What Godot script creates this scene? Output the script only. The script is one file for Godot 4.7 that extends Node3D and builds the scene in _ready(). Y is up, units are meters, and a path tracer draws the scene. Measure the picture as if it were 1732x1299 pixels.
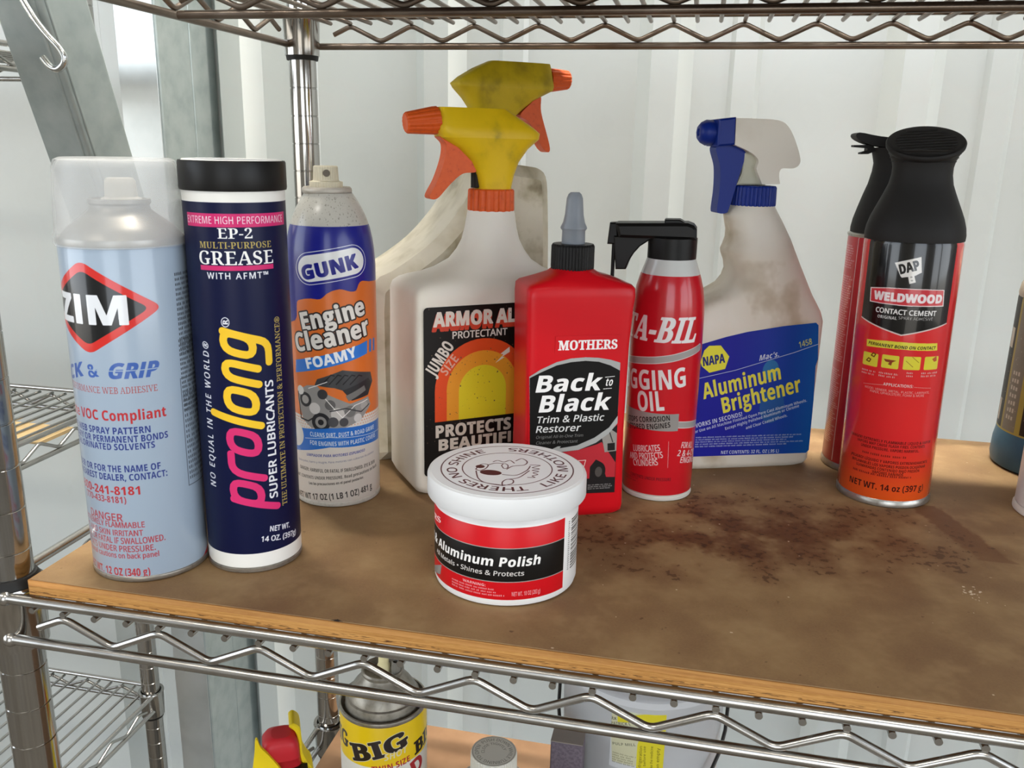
extends Node3D
# A chrome wire rack with a boarded shelf of spray cans and bottles against a white ribbed wall. Millimetres in the builders, metres in the scene.

const MM := 0.001
const BOARD := 150.5          # top of the shelf board
const FLOOR := -1120.0        # the shop floor
const LOWBOARD := -247.0      # top of the board one shelf below
var SANS: RID
var BOLD: RID
var SERIF: RID
var SERIFB: RID
var used := {}
var mats := {}
var fonts_kept := []


# ------------------------------------------------------------------ printing of labels
class Lab:
	var im: Image
	var k: float
	var s0: float
	var s1: float
	var h0: float
	var h1: float

	func _init(a: float, b: float, c: float, d: float, ppm: float, bg: String) -> void:
		s0 = a; s1 = b; h0 = c; h1 = d; k = ppm * 2.0
		im = Image.create(int(ceil((b - a) * ppm)) * 2, int(ceil((d - c) * ppm)) * 2, false, Image.FORMAT_RGB8)
		im.fill(Color(bg))

	func p(s: float, h: float) -> Vector2:
		return Vector2((s - s0) * k, (h1 - h) * k)

	func fill(polys: Array, col: Color) -> void:
		var w := im.get_width()
		var hh := im.get_height()
		var rows := {}
		for poly in polys:
			var n: int = poly.size()
			for i in n:
				var a: Vector2 = poly[i]
				var b: Vector2 = poly[(i + 1) % n]
				if a.y == b.y:
					continue
				var dir := 1
				if a.y > b.y:
					var t := a
					a = b
					b = t
					dir = -1
				var y0 := maxi(0, int(ceil(a.y - 0.5)))
				var y1 := mini(hh - 1, int(ceil(b.y - 0.5)) - 1)
				var sl := (b.x - a.x) / (b.y - a.y)
				for y in range(y0, y1 + 1):
					if not rows.has(y):
						rows[y] = []
					rows[y].append([a.x + (y + 0.5 - a.y) * sl, dir])
		for y in rows:
			var r: Array = rows[y]
			r.sort()
			var wind := 0
			for i in r.size() - 1:
				wind += r[i][1]
				if wind != 0:
					var x0 := maxi(0, int(round(r[i][0])))
					var x1 := mini(w, int(round(r[i + 1][0])))
					if x1 > x0:
						im.fill_rect(Rect2i(x0, y, x1 - x0, 1), col)

	func pts(q: Array, sm := 0) -> PackedVector2Array:
		var v := PackedVector2Array()
		for i in range(0, q.size(), 2):
			v.append(p(q[i], q[i + 1]))
		return v

	func poly(q: Array, col: String, _sm := 0, round_ := 0.0) -> void:
		var v := pts(q)
		if round_ > 0.0:
			v = rounded(v, round_ * k)
		fill([v], Color(col))

	func rounded(v: PackedVector2Array, r: float) -> PackedVector2Array:
		var o := PackedVector2Array()
		var n := v.size()
		for i in n:
			var a := v[(i + n - 1) % n]
			var b := v[i]
			var c := v[(i + 1) % n]
			var ra := minf(r, a.distance_to(b) * 0.5)
			var rc := minf(r, c.distance_to(b) * 0.5)
			var pa := b + (a - b).normalized() * ra
			var pc := b + (c - b).normalized() * rc
			for j in 7:
				var t := j / 6.0
				o.append(pa.lerp(b, t).lerp(b.lerp(pc, t), t))
		return o

	func rect(a: float, t: float, b: float, u: float, col: String) -> void:
		poly([a, t, b, t, b, u, a, u], col)

	func frame(a: float, t: float, b: float, u: float, w: float, col: String) -> void:
		rect(a, t, b, t - w, col); rect(a, u + w, b, u, col); rect(a, t, a + w, u, col); rect(b - w, t, b, u, col)

	func ell(s: float, h: float, rs: float, rh: float, col: String) -> void:
		var v := PackedVector2Array()
		for i in 48:
			v.append(p(s + cos(i * TAU / 48) * rs, h + sin(i * TAU / 48) * rh))
		fill([v], Color(col))

	func ring(s: float, h: float, r: float, w: float, col: String) -> void:
		var q := []
		for i in 65:
			q.append_array([s + cos(i * TAU / 64) * r, h + sin(i * TAU / 64) * r])
		line(q, w, col)

	func strokes(v: PackedVector2Array, w: float, closed: bool, out: Array) -> void:
		var n := v.size()
		for i in (n if closed else n - 1):
			var a := v[i]
			var b := v[(i + 1) % n]
			var d := b - a
			if d.length() < 0.01:
				continue
			var m := d.normalized().orthogonal() * w
			out.append(PackedVector2Array([a + m, b + m, b - m, a - m]))
		if w > 0.8:
			for a in v:
				var c := PackedVector2Array()
				var n2 := 10 if w < 12.0 else 40
				for j in n2:
					c.append(a + Vector2.from_angle(-j * TAU / n2) * w)
				out.append(c)

	func line(q: Array, w: float, col: String, sm := 0) -> void:
		var v := pts(q)
		if sm:
			var c := Curve2D.new()
			for i in v.size():
				var t := (v[mini(i + 1, v.size() - 1)] - v[maxi(i - 1, 0)]) / 6.0
				c.add_point(v[i], -t, t)
			v = c.tessellate(3)
		var o := []
		strokes(v, w * k * 0.5, false, o)
		for s in o:
			fill([s], Color(col))

	func glyph(f: RID, ch: int) -> Array:       # [advance, contours in em units with y up]
		var key := "%d/%d" % [f.get_id(), ch]
		if glyphs_of().has(key):
			return glyphs_of()[key]
		var ts := TextServerManager.get_primary_interface()
		if ch == 73 and f in plain_i:            # a plain stem for the capital I
			var l := glyph(f, 108)
			var x0 := 1e9
			var x1 := -1e9
			for q in l[1][0]:
				x0 = minf(x0, q.x)
				x1 = maxf(x1, q.x)
			var top := cap_of(f, "H")
			glyphs_of()[key] = [l[0], [PackedVector2Array([Vector2(x0, 0), Vector2(x0, top), Vector2(x1, top), Vector2(x1, 0)])]]
			return glyphs_of()[key]
		var g := ts.font_get_glyph_index(f, 128, ch, 0)
		var c: Dictionary = ts.font_get_glyph_contours(f, 128, g)
		var res := []
		var from := 0
		for e in c.get("contours", []):
			var pp := []
			for i in range(from, e + 1):
				pp.append(c.points[i])
			from = e + 1
			var n := pp.size()
			if n < 3:
				continue
			var full := []
			for i in n:
				var a: Vector3 = pp[i]
				var b: Vector3 = pp[(i + 1) % n]
				full.append(a)
				if a.z == 0 and b.z == 0:
					full.append(Vector3((a.x + b.x) / 2, (a.y + b.y) / 2, 1))
			while full[0].z == 0:
				full.push_back(full.pop_front())
			full.append(full[0])
			var v := PackedVector2Array()
			var i := 0
			while i < full.size() - 1:
				var a := Vector2(full[i].x, -full[i].y)
				v.append(a)
				if full[i + 1].z == 0 and i + 2 < full.size():
					var m := Vector2(full[i + 1].x, -full[i + 1].y)
					var b := Vector2(full[i + 2].x, -full[i + 2].y)
					for j in [0.25, 0.5, 0.75]:
						v.append(a.lerp(m, j).lerp(m.lerp(b, j), j))
					i += 2
				else:
					i += 1
			for j in v.size():
				v[j] = v[j] / 128.0
			res.append(v)
		glyphs_of()[key] = [ts.font_get_glyph_advance(f, 128, g).x / 128.0, res]
		return glyphs_of()[key]

	func glyphs_of() -> Dictionary:
		return host_glyphs

	static var host_glyphs := {}
	static var plain_i := []

	func lay(f: RID, text: String, ls: float) -> Array:   # [[pen, contours]...], total advance
		var pen := 0.0
		var o := []
		for i in text.length():
			var g := glyph(f, text.unicode_at(i))
			o.append([pen, g[1]])
			pen += g[0] + ls
		return [o, pen]

	func span(items: Array) -> Vector2:
		var lo := 1e9
		var hi := -1e9
		for it in items:
			for c in it[1]:
				for q in c:
					lo = minf(lo, it[0] + q.x)
					hi = maxf(hi, it[0] + q.x)
		return Vector2(lo, hi)

	func cap_of(f: RID, ch: String) -> float:
		var t := 0.01
		for c in glyph(f, ch.unicode_at(0))[1]:
			for q in c:
				t = maxf(t, q.y)
		return t

	func t(text: String, f: RID, col: String, sa: float, ha: float, sb: float, hb: float, cap: float, o := {}) -> void:
		var ls: float = o.get("ls", 0.0)
		var sh: float = o.get("sh", 0.0)
		var main := lay(f, text, ls)
		var ink := span(main[0])
		var a := Vector2(sa, ha)
		var b := Vector2(sb, hb)
		var dir := (b - a).normalized()
		var up := dir.orthogonal()
		if up.dot(Vector2(-dir.y, dir.x)) < 0:
			up = -up
		var sy := cap / cap_of(f, "x" if o.get("x", 0) else "H")
		var wide := a.distance_to(b) - (sh * cap * 0.6)
		var sx := wide / (ink.y - ink.x)
		var all: Array = main[0].duplicate()
		if o.has("pre"):
			var pr := lay(f, o.pre, ls)
			for it in pr[0]:
				all.append([it[0] - pr[1], it[1]])
		if o.has("post"):
			for it in lay(f, o.post, ls)[0]:
				all.append([it[0] + main[1], it[1]])
		var polys := []
		for it in all:
			var gp := []
			for c in it[1]:
				var v := PackedVector2Array()
				for q in c:
					var x: float = (it[0] + q.x - ink.x) * sx + sh * q.y * sy
					var w: Vector2 = a + dir * x + up * (q.y * sy)
					v.append(p(w.x, w.y))
				gp.append(v)
			polys.append(gp)
		if o.has("ol"):
			for gp in polys:
				var st := []
				for v in gp:
					strokes(v, o.ol * k, true, st)
				for s in st:
					fill([s], Color(o.olc))
		for gp in polys:
			fill(gp, Color(col))
			if o.get("w", 0.0) > 0.0:
				var st := []
				for v in gp:
					strokes(v, o.w * k * 0.5, true, st)
				for s in st:
					fill([s], Color(col))

	func arc(text: String, f: RID, col: String, r: float, cap: float, deg0: float, deg1: float, outward: bool, weight := 0.0) -> void:
		var main := lay(f, text, 0.0)
		var sy := cap / cap_of(f, "H")
		var step: float = (deg1 - deg0) / main[1]
		for it in main[0]:
			var gp := []
			for c in it[1]:
				var v := PackedVector2Array()
				for q in c:
					var th := deg_to_rad(deg0 + (it[0] + q.x) * step)
					var rr: float = r + q.y * sy * (1.0 if outward else -1.0)
					v.append(p(cos(th) * rr, sin(th) * rr))
				gp.append(v)
			fill(gp, Color(col))
			if weight > 0.0:
				var st := []
				for v in gp:
					strokes(v, weight * k * 0.5, true, st)
				for s in st:
					fill([s], Color(col))

	func micro(a: float, t_: float, b: float, u: float, rows: int, col: String, how := 0.6) -> void:   # print too small to read: rows of word-long strokes
		var rng := RandomNumberGenerator.new()
		rng.seed = int(a * 7 + t_ * 131 + rows)
		var pitch := maxf(0.2, absf(t_ - u) / rows)
		for i in rows:
			var y := t_ - pitch * (i + 0.2)
			var x := a
			var end := b - rng.randf() * (b - a) * 0.2
			while x < end:
				var w := (0.8 + rng.randf() * 2.2) * pitch
				var e := minf(x + w, end)
				var q := x
				while q < e:
					rect(q, y - rng.randf() * pitch * 0.15, minf(q + pitch * 0.3, e), y - pitch * 0.62, col)
					q += pitch * lerpf(0.75, 0.4, how)
				x = e + pitch * 0.45

	func bars(a: float, t_: float, b: float, u: float, col: String) -> void:
		var rng := RandomNumberGenerator.new()
		rng.seed = 5
		var y := t_
		while y > u:
			var w := 0.25 + rng.randi_range(0, 2) * 0.28
			rect(a, y, b, y - w, col)
			y -= w + 0.3 + rng.randi_range(0, 2) * 0.28

	func halftone(a: float, t_: float, b: float, u: float, col: String, bg: String) -> void:
		var rows := 16
		var pitch := maxf(0.2, absf(t_ - u) / rows)
		for i in rows:
			var y := t_ - pitch * (i + 0.5)
			var f := i / float(rows)
			var x := a
			while x < b:
				if y < 216.0:
					ell(x + (pitch * 0.5 if i % 2 else 0.0), y, pitch * 0.55 * (1.0 - f), pitch * 0.55 * (1.0 - f), col)
				x += pitch * 1.1

	func grad(a: float, b: float, c0: String, c1: String, only: String) -> void:   # a two-tone print: recolours one ink along s
		var x0 := int((a - s0) * k)
		var x1 := int((b - s0) * k)
		var src := Color(only)
		for x in range(x0, im.get_width()):
			var c := Color(c0).lerp(Color(c1), clampf((x - x0) / float(x1 - x0), 0, 1))
			for y in im.get_height():
				var e := im.get_pixel(x, y)
				if absf(e.r - src.r) + absf(e.g - src.g) + absf(e.b - src.b) < 0.02:
					im.set_pixel(x, y, c)

	func fadeband(a: float, b: float, lo: float, hi: float, top: String, bottom: String) -> void:
		var n := 60
		for i in n:
			var f := i / float(n)
			var y := lerpf(hi, lo, f)
			rect(a, y, b, y - (hi - lo) / n - 0.1, Color(top).lerp(Color(bottom), smoothstep(0.0, 1.0, f)).to_html(false))

	func dirt(a: float, b: float, lo: float, hi: float, n: int, col: String, seed_: int) -> void:
		var rng := RandomNumberGenerator.new()
		rng.seed = seed_
		for i in n:
			var r := 0.08 + pow(rng.randf(), 4.0) * 0.45
			ell(rng.randf_range(a, b), rng.randf_range(lo, hi), r, r * rng.randf_range(0.6, 1.6), col)

	func tex() -> ImageTexture:
		im.shrink_x2()
		return ImageTexture.create_from_image(im)


# ------------------------------------------------------------------ materials
func mat(key: String, col: String, rough := 0.5, metal := 0.0, more := {}) -> StandardMaterial3D:
	if mats.has(key):
		return mats[key]
	var m := StandardMaterial3D.new()
	m.resource_name = key
	m.albedo_color = Color(col)
	m.roughness = rough
	m.metallic = metal
	m.metallic_specular = 0.36
	for n in more:
		m.set(n, more[n])
	mats[key] = m
	return m


func worn(key: String, cols: Array, at: Array, rough: float, metal: float, freq: float, size: float, seed_: int, more := {}) -> StandardMaterial3D:   # a noise-stained surface, size = metres per repeat
	if mats.has(key):
		return mats[key]
	var n := FastNoiseLite.new()
	n.noise_type = FastNoiseLite.TYPE_SIMPLEX_SMOOTH
	n.seed = seed_
	n.frequency = freq
	n.fractal_octaves = 5
	var t := NoiseTexture2D.new()
	t.width = 512
	t.height = 512
	t.seamless = true
	t.noise = n
	var g := Gradient.new()
	g.offsets = PackedFloat32Array(at)
	var cc := PackedColorArray()
	for c in cols:
		cc.append(Color(c))
	g.colors = cc
	t.color_ramp = g
	var m := mat(key, "ffffff", rough, metal, more)
	m.albedo_texture = t
	m.uv1_triplanar = true
	m.uv1_scale = Vector3.ONE / size
	return m


func printed(key: String, lab: Lab, rough := 0.35, more := {}) -> StandardMaterial3D:
	var m := mat(key, "ffffff", rough, 0.0, more)
	m.albedo_texture = lab.tex()
	m.texture_repeat = false
	return m


# ------------------------------------------------------------------ nodes
func numbered(n: String) -> String:
	var c: int = used.get(n, 0)
	used[n] = c + 1
	return n if c == 0 else "%s_%03d" % [n, c]


func thing(called: String, label: String, category: String, x: float, y: float, z: float, turn := 0.0, group := "") -> Node3D:
	var o := Node3D.new()
	o.name = numbered(called)
	add_child(o)
	o.position = Vector3(x, y, z) * MM
	o.rotation_degrees.y = turn
	o.set_meta("label", label)
	o.set_meta("category", category)
	if group:
		o.set_meta("group", group)
	return o


func obj(called: String, mesh: Mesh, m: Material, parent: Node = self, at := Vector3.ZERO) -> MeshInstance3D:
	var o := MeshInstance3D.new()
	o.name = called if parent != self else numbered(called)
	o.mesh = mesh
	o.material_override = m
	parent.add_child(o, true)
	o.position = at * MM
	return o


func struct(called: String, mesh: Mesh, m: Material) -> MeshInstance3D:
	var o := obj(called, mesh, m)
	o.set_meta("kind", "structure")
	return o


func tag(o: Node, label: String, category: String) -> Node:
	o.set_meta("label", label)
	o.set_meta("category", category)
	return o


# ------------------------------------------------------------------ shapes (arguments in mm)
func grid(verts: PackedVector3Array, norms: PackedVector3Array, uvs: PackedVector2Array, idx: PackedInt32Array) -> ArrayMesh:
	var a := []
	a.resize(Mesh.ARRAY_MAX)
	for i in verts.size():
		verts[i] = verts[i] * MM
	a[Mesh.ARRAY_VERTEX] = verts
	a[Mesh.ARRAY_NORMAL] = norms
	if uvs.size():
		a[Mesh.ARRAY_TEX_UV] = uvs
	a[Mesh.ARRAY_INDEX] = idx
	var m := ArrayMesh.new()
	m.add_surface_from_arrays(Mesh.PRIMITIVE_TRIANGLES, a)
	return m


# Turned shape: prof = r, h, r, h ... from bottom to top. lab: label wrapped round it, its heights counted from lab_y; rref: radius the label was measured at. ribs: flutes round the outside.
func lathe(prof: Array, n := 56, lab: Lab = null, lab_y := 0.0, rref := 1.0, ribs := 0, depth := 0.0) -> ArrayMesh:
	var v := PackedVector3Array()
	var nn := PackedVector3Array()
	var uv := PackedVector2Array()
	var ix := PackedInt32Array()
	var q := []
	for i in range(0, prof.size(), 2):
		q.append(Vector2(prof[i], prof[i + 1]))
	var dirs := []
	for i in q.size() - 1:
		var d: Vector2 = (q[i + 1] - q[i]).normalized()
		dirs.append(Vector2(d.y, -d.x))
	for i in q.size() - 1:
		for e in 2:
			var m: Vector2 = dirs[i]
			var j: int = i - 1 if e == 0 else i + 1
			if j >= 0 and j < dirs.size() and dirs[j].dot(m) > 0.78:
				m = (m + dirs[j]).normalized()
			var c: Vector2 = q[i + e]
			for s in n + 1:
				var th := -PI + TAU * s / n
				var r := c.x
				if ribs and r > 0.5:
					r -= depth * (0.5 + 0.5 * cos(th * ribs)) ** 2
				v.append(Vector3(sin(th) * r, c.y, cos(th) * r))
				nn.append(Vector3(sin(th) * m.x, m.y, cos(th) * m.x))
				if lab:
					uv.append(Vector2((th * rref - lab.s0) / (lab.s1 - lab.s0), (lab.h1 - (c.y + lab_y)) / (lab.h1 - lab.h0)))
		var b := i * 2 * (n + 1)
		for s in n:
			ix.append_array([b + s, b + s + n + 1, b + s + n + 2, b + s, b + s + n + 2, b + s + 1])
	if ribs:
		nn = flat_normals(v, ix)
	return grid(v, nn, uv, ix)


func flat_normals(v: PackedVector3Array, ix: PackedInt32Array) -> PackedVector3Array:
	var nn := PackedVector3Array()
	nn.resize(v.size())
	for i in range(0, ix.size(), 3):
		var c := (v[ix[i + 2]] - v[ix[i]]).cross(v[ix[i + 1]] - v[ix[i]])
		for j in 3:
			nn[ix[i + j]] += c
	for i in nn.size():
		nn[i] = nn[i].normalized() if nn[i].length() > 1e-9 else Vector3.UP
	return nn


func tube(pts: Array, r: float, n := 8, closed := false) -> ArrayMesh:
	var v := PackedVector3Array()
	var nn := PackedVector3Array()
	var ix := PackedInt32Array()
	var m := pts.size()
	var side := Vector3.ZERO
	for i in m:
		var a: Vector3 = pts[(i + m - 1) % m] if closed or i > 0 else pts[0]
		var b: Vector3 = pts[(i + 1) % m] if closed or i < m - 1 else pts[m - 1]
		var d := (b - a).normalized()
		if side == Vector3.ZERO:
			side = d.cross(Vector3.UP if absf(d.y) < 0.9 else Vector3.RIGHT).normalized()
		side = (side - d * side.dot(d)).normalized()
		var up := side.cross(d)
		for s in n + 1:
			var k := side * cos(TAU * s / n) + up * sin(TAU * s / n)
			v.append(pts[i] + k * r)
			nn.append(k)
	for i in (m if closed else m - 1):
		var b0 := i * (n + 1)
		var b1 := ((i + 1) % m) * (n + 1)
		for s in n:
			ix.append_array([b0 + s, b1 + s + 1, b1 + s, b0 + s, b0 + s + 1, b1 + s + 1])
	if not closed:
		for e in 2:
			var at := 0 if e == 0 else (m - 1) * (n + 1)
			var d: Vector3 = (pts[0] - pts[1]).normalized() if e == 0 else (pts[m - 1] - pts[m - 2]).normalized()
			var c := v.size()
			v.append(pts[0] if e == 0 else pts[m - 1])
			nn.append(d)
			for s in n + 1:
				v.append(v[at + s])
				nn.append(d)
			for s in n:
				if e == 0:
					ix.append_array([c, c + 2 + s, c + 1 + s])
				else:
					ix.append_array([c, c + 1 + s, c + 2 + s])
	return grid(v, nn, PackedVector2Array(), ix)


func bend(pts: Array, r: float, steps := 4) -> Array:      # a polyline with its corners rounded
	var o := [pts[0]]
	for i in range(1, pts.size() - 1):
		var a: Vector3 = pts[i] + (pts[i - 1] - pts[i]).limit_length(minf(r, pts[i].distance_to(pts[i - 1]) * 0.49))
		var c: Vector3 = pts[i] + (pts[i + 1] - pts[i]).limit_length(minf(r, pts[i].distance_to(pts[i + 1]) * 0.49))
		for j in steps + 1:
			var t := j / float(steps)
			o.append(a.lerp(pts[i], t).lerp(pts[i].lerp(c, t), t))
	o.append(pts[-1])
	return o


# Stacked sections h, x left, x right, half depth, squareness, z shift: bottles and spray heads.
func loft(secs: Array, n := 48, sharp := []) -> ArrayMesh:
	var st := SurfaceTool.new()
	st.begin(Mesh.PRIMITIVE_TRIANGLES)
	var rings := []
	for s in secs:
		var ring := []
		var e: float = 2.0 / s[4]
		for i in n:
			var th := TAU * i / n
			var c := cos(th)
			var d := sin(th)
			ring.append(Vector3((s[1] + s[2]) / 2.0 + (s[2] - s[1]) / 2.0 * signf(c) * pow(absf(c), e), s[0], (s[5] if s.size() > 5 else 0.0) + s[3] * signf(d) * pow(absf(d), e)) * MM)
		rings.append(ring)
	var group := 0
	for i in rings.size() - 1:
		if i in sharp:
			group += 1
		st.set_smooth_group(group)
		for s in n:
			var a: Vector3 = rings[i][s]
			var b: Vector3 = rings[i][(s + 1) % n]
			var c: Vector3 = rings[i + 1][(s + 1) % n]
			var d: Vector3 = rings[i + 1][s]
			for q in [a, b, c, a, c, d]:
				st.add_vertex(q)
	for e in 2:
		st.set_smooth_group(90 + e)
		var ring: Array = rings[0] if e == 0 else rings[-1]
		var mid := Vector3.ZERO
		for q in ring:
			mid += q / n
		for s in n:
			var a: Vector3 = ring[s]
			var b: Vector3 = ring[(s + 1) % n]
			for q in ([mid, b, a] if e == 0 else [mid, a, b]):
				st.add_vertex(q)
	st.generate_normals()
	return st.commit()


func curve(flat: Array, closed := true, sub := 4) -> Array:   # Catmull-Rom through x, y, x, y ...
	var q := []
	for i in range(0, flat.size(), 2):
		q.append(Vector2(flat[i], flat[i + 1]))
	var o := []
	var n := q.size()
	for i in (n if closed else n - 1):
		var a: Vector2 = q[(i + n - 1) % n] if closed or i > 0 else q[0]
		var d: Vector2 = q[(i + 2) % n] if closed or i < n - 2 else q[n - 1]
		for j in sub:
			o.append(q[i].cubic_interpolate(q[(i + 1) % n], a, d, j / float(sub)))
	if not closed:
		o.append(q[n - 1])
	return o


# An outline in x, y given thickness from z0 to z1 with rounded rims.
func prism(outline: Array, z0: float, z1: float, bevel := 0.6) -> ArrayMesh:
	var q := PackedVector2Array()
	if outline[0] is Vector2:
		q = PackedVector2Array(outline)
	else:
		for i in range(0, outline.size(), 2):
			q.append(Vector2(outline[i], outline[i + 1]))
	if not Geometry2D.is_polygon_clockwise(q):
		q.reverse()
	var n := q.size()
	var inset := PackedVector2Array()
	for i in n:
		var d0 := (q[i] - q[(i + n - 1) % n]).normalized()
		var d1 := (q[(i + 1) % n] - q[i]).normalized()
		var m := (Vector2(d0.y, -d0.x) + Vector2(d1.y, -d1.x))
		m = m.normalized() / maxf(0.5, sqrt(maxf(0.0, (1.0 + d0.dot(d1)) / 2.0)))
		inset.append(q[i] + m * bevel)
	var tri := Geometry2D.triangulate_polygon(inset)
	if tri.is_empty():
		inset = q
		tri = Geometry2D.triangulate_polygon(q)
	var st := SurfaceTool.new()
	st.begin(Mesh.PRIMITIVE_TRIANGLES)
	st.set_smooth_group(-1)
	for f in 2:
		var z := z1 if f == 0 else z0
		for i in range(0, tri.size(), 3):
			var a := [inset[tri[i]], inset[tri[i + 1]], inset[tri[i + 2]]]
			var cw: bool = (a[1] - a[0]).cross(a[2] - a[0]) < 0
			if cw != (f == 0):
				a.reverse()
			for p in a:
				st.add_vertex(Vector3(p.x, p.y, z) * MM)
	var rings := [[inset, z1], [q, z1 - bevel], [q, z0 + bevel], [inset, z0]]
	var bent := 0
	for r in 3:
		var group := r * 200
		for i in n:
			var j := (i + 1) % n
			var d0 := (q[i] - q[(i + n - 1) % n]).normalized()
			var d1 := (q[j] - q[i]).normalized()
			if d0.dot(d1) < 0.8:
				group += 1
			st.set_smooth_group(group % 32)
			var a := Vector3(rings[r][0][i].x, rings[r][0][i].y, rings[r][1]) * MM
			var b := Vector3(rings[r][0][j].x, rings[r][0][j].y, rings[r][1]) * MM
			var c := Vector3(rings[r + 1][0][j].x, rings[r + 1][0][j].y, rings[r + 1][1]) * MM
			var d := Vector3(rings[r + 1][0][i].x, rings[r + 1][0][i].y, rings[r + 1][1]) * MM
			for p in [a, b, c, a, c, d]:
				st.add_vertex(p)
	st.generate_normals()
	return st.commit()


func box(x0: float, x1: float, y0: float, y1: float, z0: float, z1: float, bevel := 1.0) -> ArrayMesh:
	return prism([x0, y0, x0, y1, x1, y1, x1, y0], z0, z1, bevel)


# A thin printed sheet on a flat front: label units x = s - sx, y = h - hy.
func sheet(outline: Array, lab: Lab, sx: float, hy: float, z: float) -> ArrayMesh:
	var q := PackedVector2Array(outline)
	var tri := Geometry2D.triangulate_polygon(q)
	var st := SurfaceTool.new()
	st.begin(Mesh.PRIMITIVE_TRIANGLES)
	for f in 2:
		for i in range(0, tri.size(), 3):
			var a := [q[tri[i]], q[tri[i + 1]], q[tri[i + 2]]]
			if ((a[1] - a[0]).cross(a[2] - a[0]) < 0) != (f == 0):
				a.reverse()
			for p in a:
				st.set_normal(Vector3(0, 0, 1 if f == 0 else -1))
				st.set_uv(Vector2((p.x - lab.s0) / (lab.s1 - lab.s0), (lab.h1 - p.y) / (lab.h1 - lab.h0)))
				st.add_vertex(Vector3(p.x - sx, p.y - hy, z if f == 0 else z - 0.25) * MM)
	for i in q.size():
		var a := q[i]
		var b := q[(i + 1) % q.size()]
		var d := (b - a).normalized()
		for p in [[a, 0], [b, 0], [b, 1], [a, 0], [b, 1], [a, 1]]:
			st.set_normal(Vector3(d.y, -d.x, 0))
			st.set_uv(Vector2((p[0].x - lab.s0) / (lab.s1 - lab.s0), (lab.h1 - p[0].y) / (lab.h1 - lab.h0)))
			st.add_vertex(Vector3(p[0].x - sx, p[0].y - hy, z - 0.25 * p[1]) * MM)
	return st.commit()


func round_rect(x0: float, x1: float, y0: float, y1: float, r: float) -> Array:
	var o := []
	for c in [[x1 - r, y1 - r, 0], [x0 + r, y1 - r, 90], [x0 + r, y0 + r, 180], [x1 - r, y0 + r, 270]]:
		for i in 6:
			o.append(Vector2(c[0], c[1]) + Vector2.from_angle(deg_to_rad(c[2] + i * 18.0)) * r)
	return o


# ------------------------------------------------------------------ the scene
func _ready() -> void:
	var cam := Camera3D.new()
	cam.name = "camera"
	add_child(cam)
	cam.position = Vector3(378.67, 391.81, 812.81) * MM
	cam.basis = Basis(Vector3.UP, 0.2061) * Basis(Vector3.RIGHT, -0.2660) * Basis(Vector3(0, 0, 1), 0.0209)
	cam.fov = 2.0 * rad_to_deg(atan(1299.0 / 2.0 / 1472.5))
	cam.near = 0.02
	cam.far = 60.0
	var env := Environment.new()
	env.background_mode = Environment.BG_SKY
	env.sky = Sky.new()
	var sky := ProceduralSkyMaterial.new()
	sky.sky_top_color = Color("b9c4d2")
	sky.sky_horizon_color = Color("e0e6ea")
	sky.ground_bottom_color = Color("8f8b84")
	sky.ground_horizon_color = Color("b5b2ab")
	sky.sky_energy_multiplier = 1.0
	env.sky.sky_material = sky
	env.background_energy_multiplier = 5.0
	env.tonemap_mode = Environment.TONE_MAPPER_LINEAR
	env.tonemap_exposure = 1.36
	env.sdfgi_enabled = true
	env.ssao_enabled = true
	env.ssil_enabled = true
	var we := WorldEnvironment.new()
	we.name = "world"
	we.environment = env
	add_child(we)
	light_panel(Vector3(-1100, 3120, 2600), 1200, 300, 3.0, "left")  # this and the right panel are added to fill the scene with light
	light_panel(Vector3(1700, 3120, 2600), 1200, 300, 3.0, "right")
	light_panel(Vector3(450, 3120, -300), 2400, 150, 23.0, "back")

	for f in [["Droid Sans", 400], ["Droid Sans", 700], ["Droid Serif", 400], ["Droid Serif", 700]]:
		var sf := SystemFont.new()
		sf.font_names = PackedStringArray([f[0]])
		sf.font_weight = f[1]
		fonts_kept.append(sf)
	SANS = fonts_kept[0].get_rids()[0]
	BOLD = fonts_kept[1].get_rids()[0]
	Lab.plain_i = [SANS, BOLD]
	SERIF = fonts_kept[2].get_rids()[0]
	SERIFB = fonts_kept[3].get_rids()[0]

	room()
	column()
	brace()
	racks()
	boards()
	zim()
	grease()
	gunk()
	armor()
	old_jug()
	mothers()
	sta()
	napa()
	rear_can()
	dap()
	jar()
	right_edge()
	low_shelf()


func light_panel(at: Vector3, w: float, d: float, energy: float, where: String) -> void:
	var t := thing("unseen_ceiling_light", {"left": "added unseen white light panel in front of the rack on the left", "right": "added unseen white light panel in front of the rack on the right", "back": "narrow white ceiling light panel high above the ribbed wall"}[where], "light", at.x, at.y, at.z, 0.0, "ceiling light panels")
	var glow := mat("lamp_diffuser", "ffffff", 0.6, 0.0, {"emission_enabled": true, "emission": Color("fffaf0"), "emission_energy_multiplier": 3.0})
	obj("frame", box(-w / 2 - 20, w / 2 + 20, 14, 60, -d / 2 - 20, d / 2 + 20, 3), mat("lamp_frame", "d8d8d6", 0.5), t)
	obj("light_diffuser", box(-w / 2, w / 2, 6, 13, -d / 2, d / 2, 2), glow, t)
	var l := AreaLight3D.new()
	l.name = "lamp"
	l.area_size = Vector2(w, d) * MM
	l.light_energy = energy
	l.light_color = Color("fff8ee")
	l.shadow_enabled = true
	l.area_range = 12.0
	t.add_child(l)
	l.rotation_degrees.x = -90
	l.position = Vector3(0, -2, 0) * MM


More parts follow.
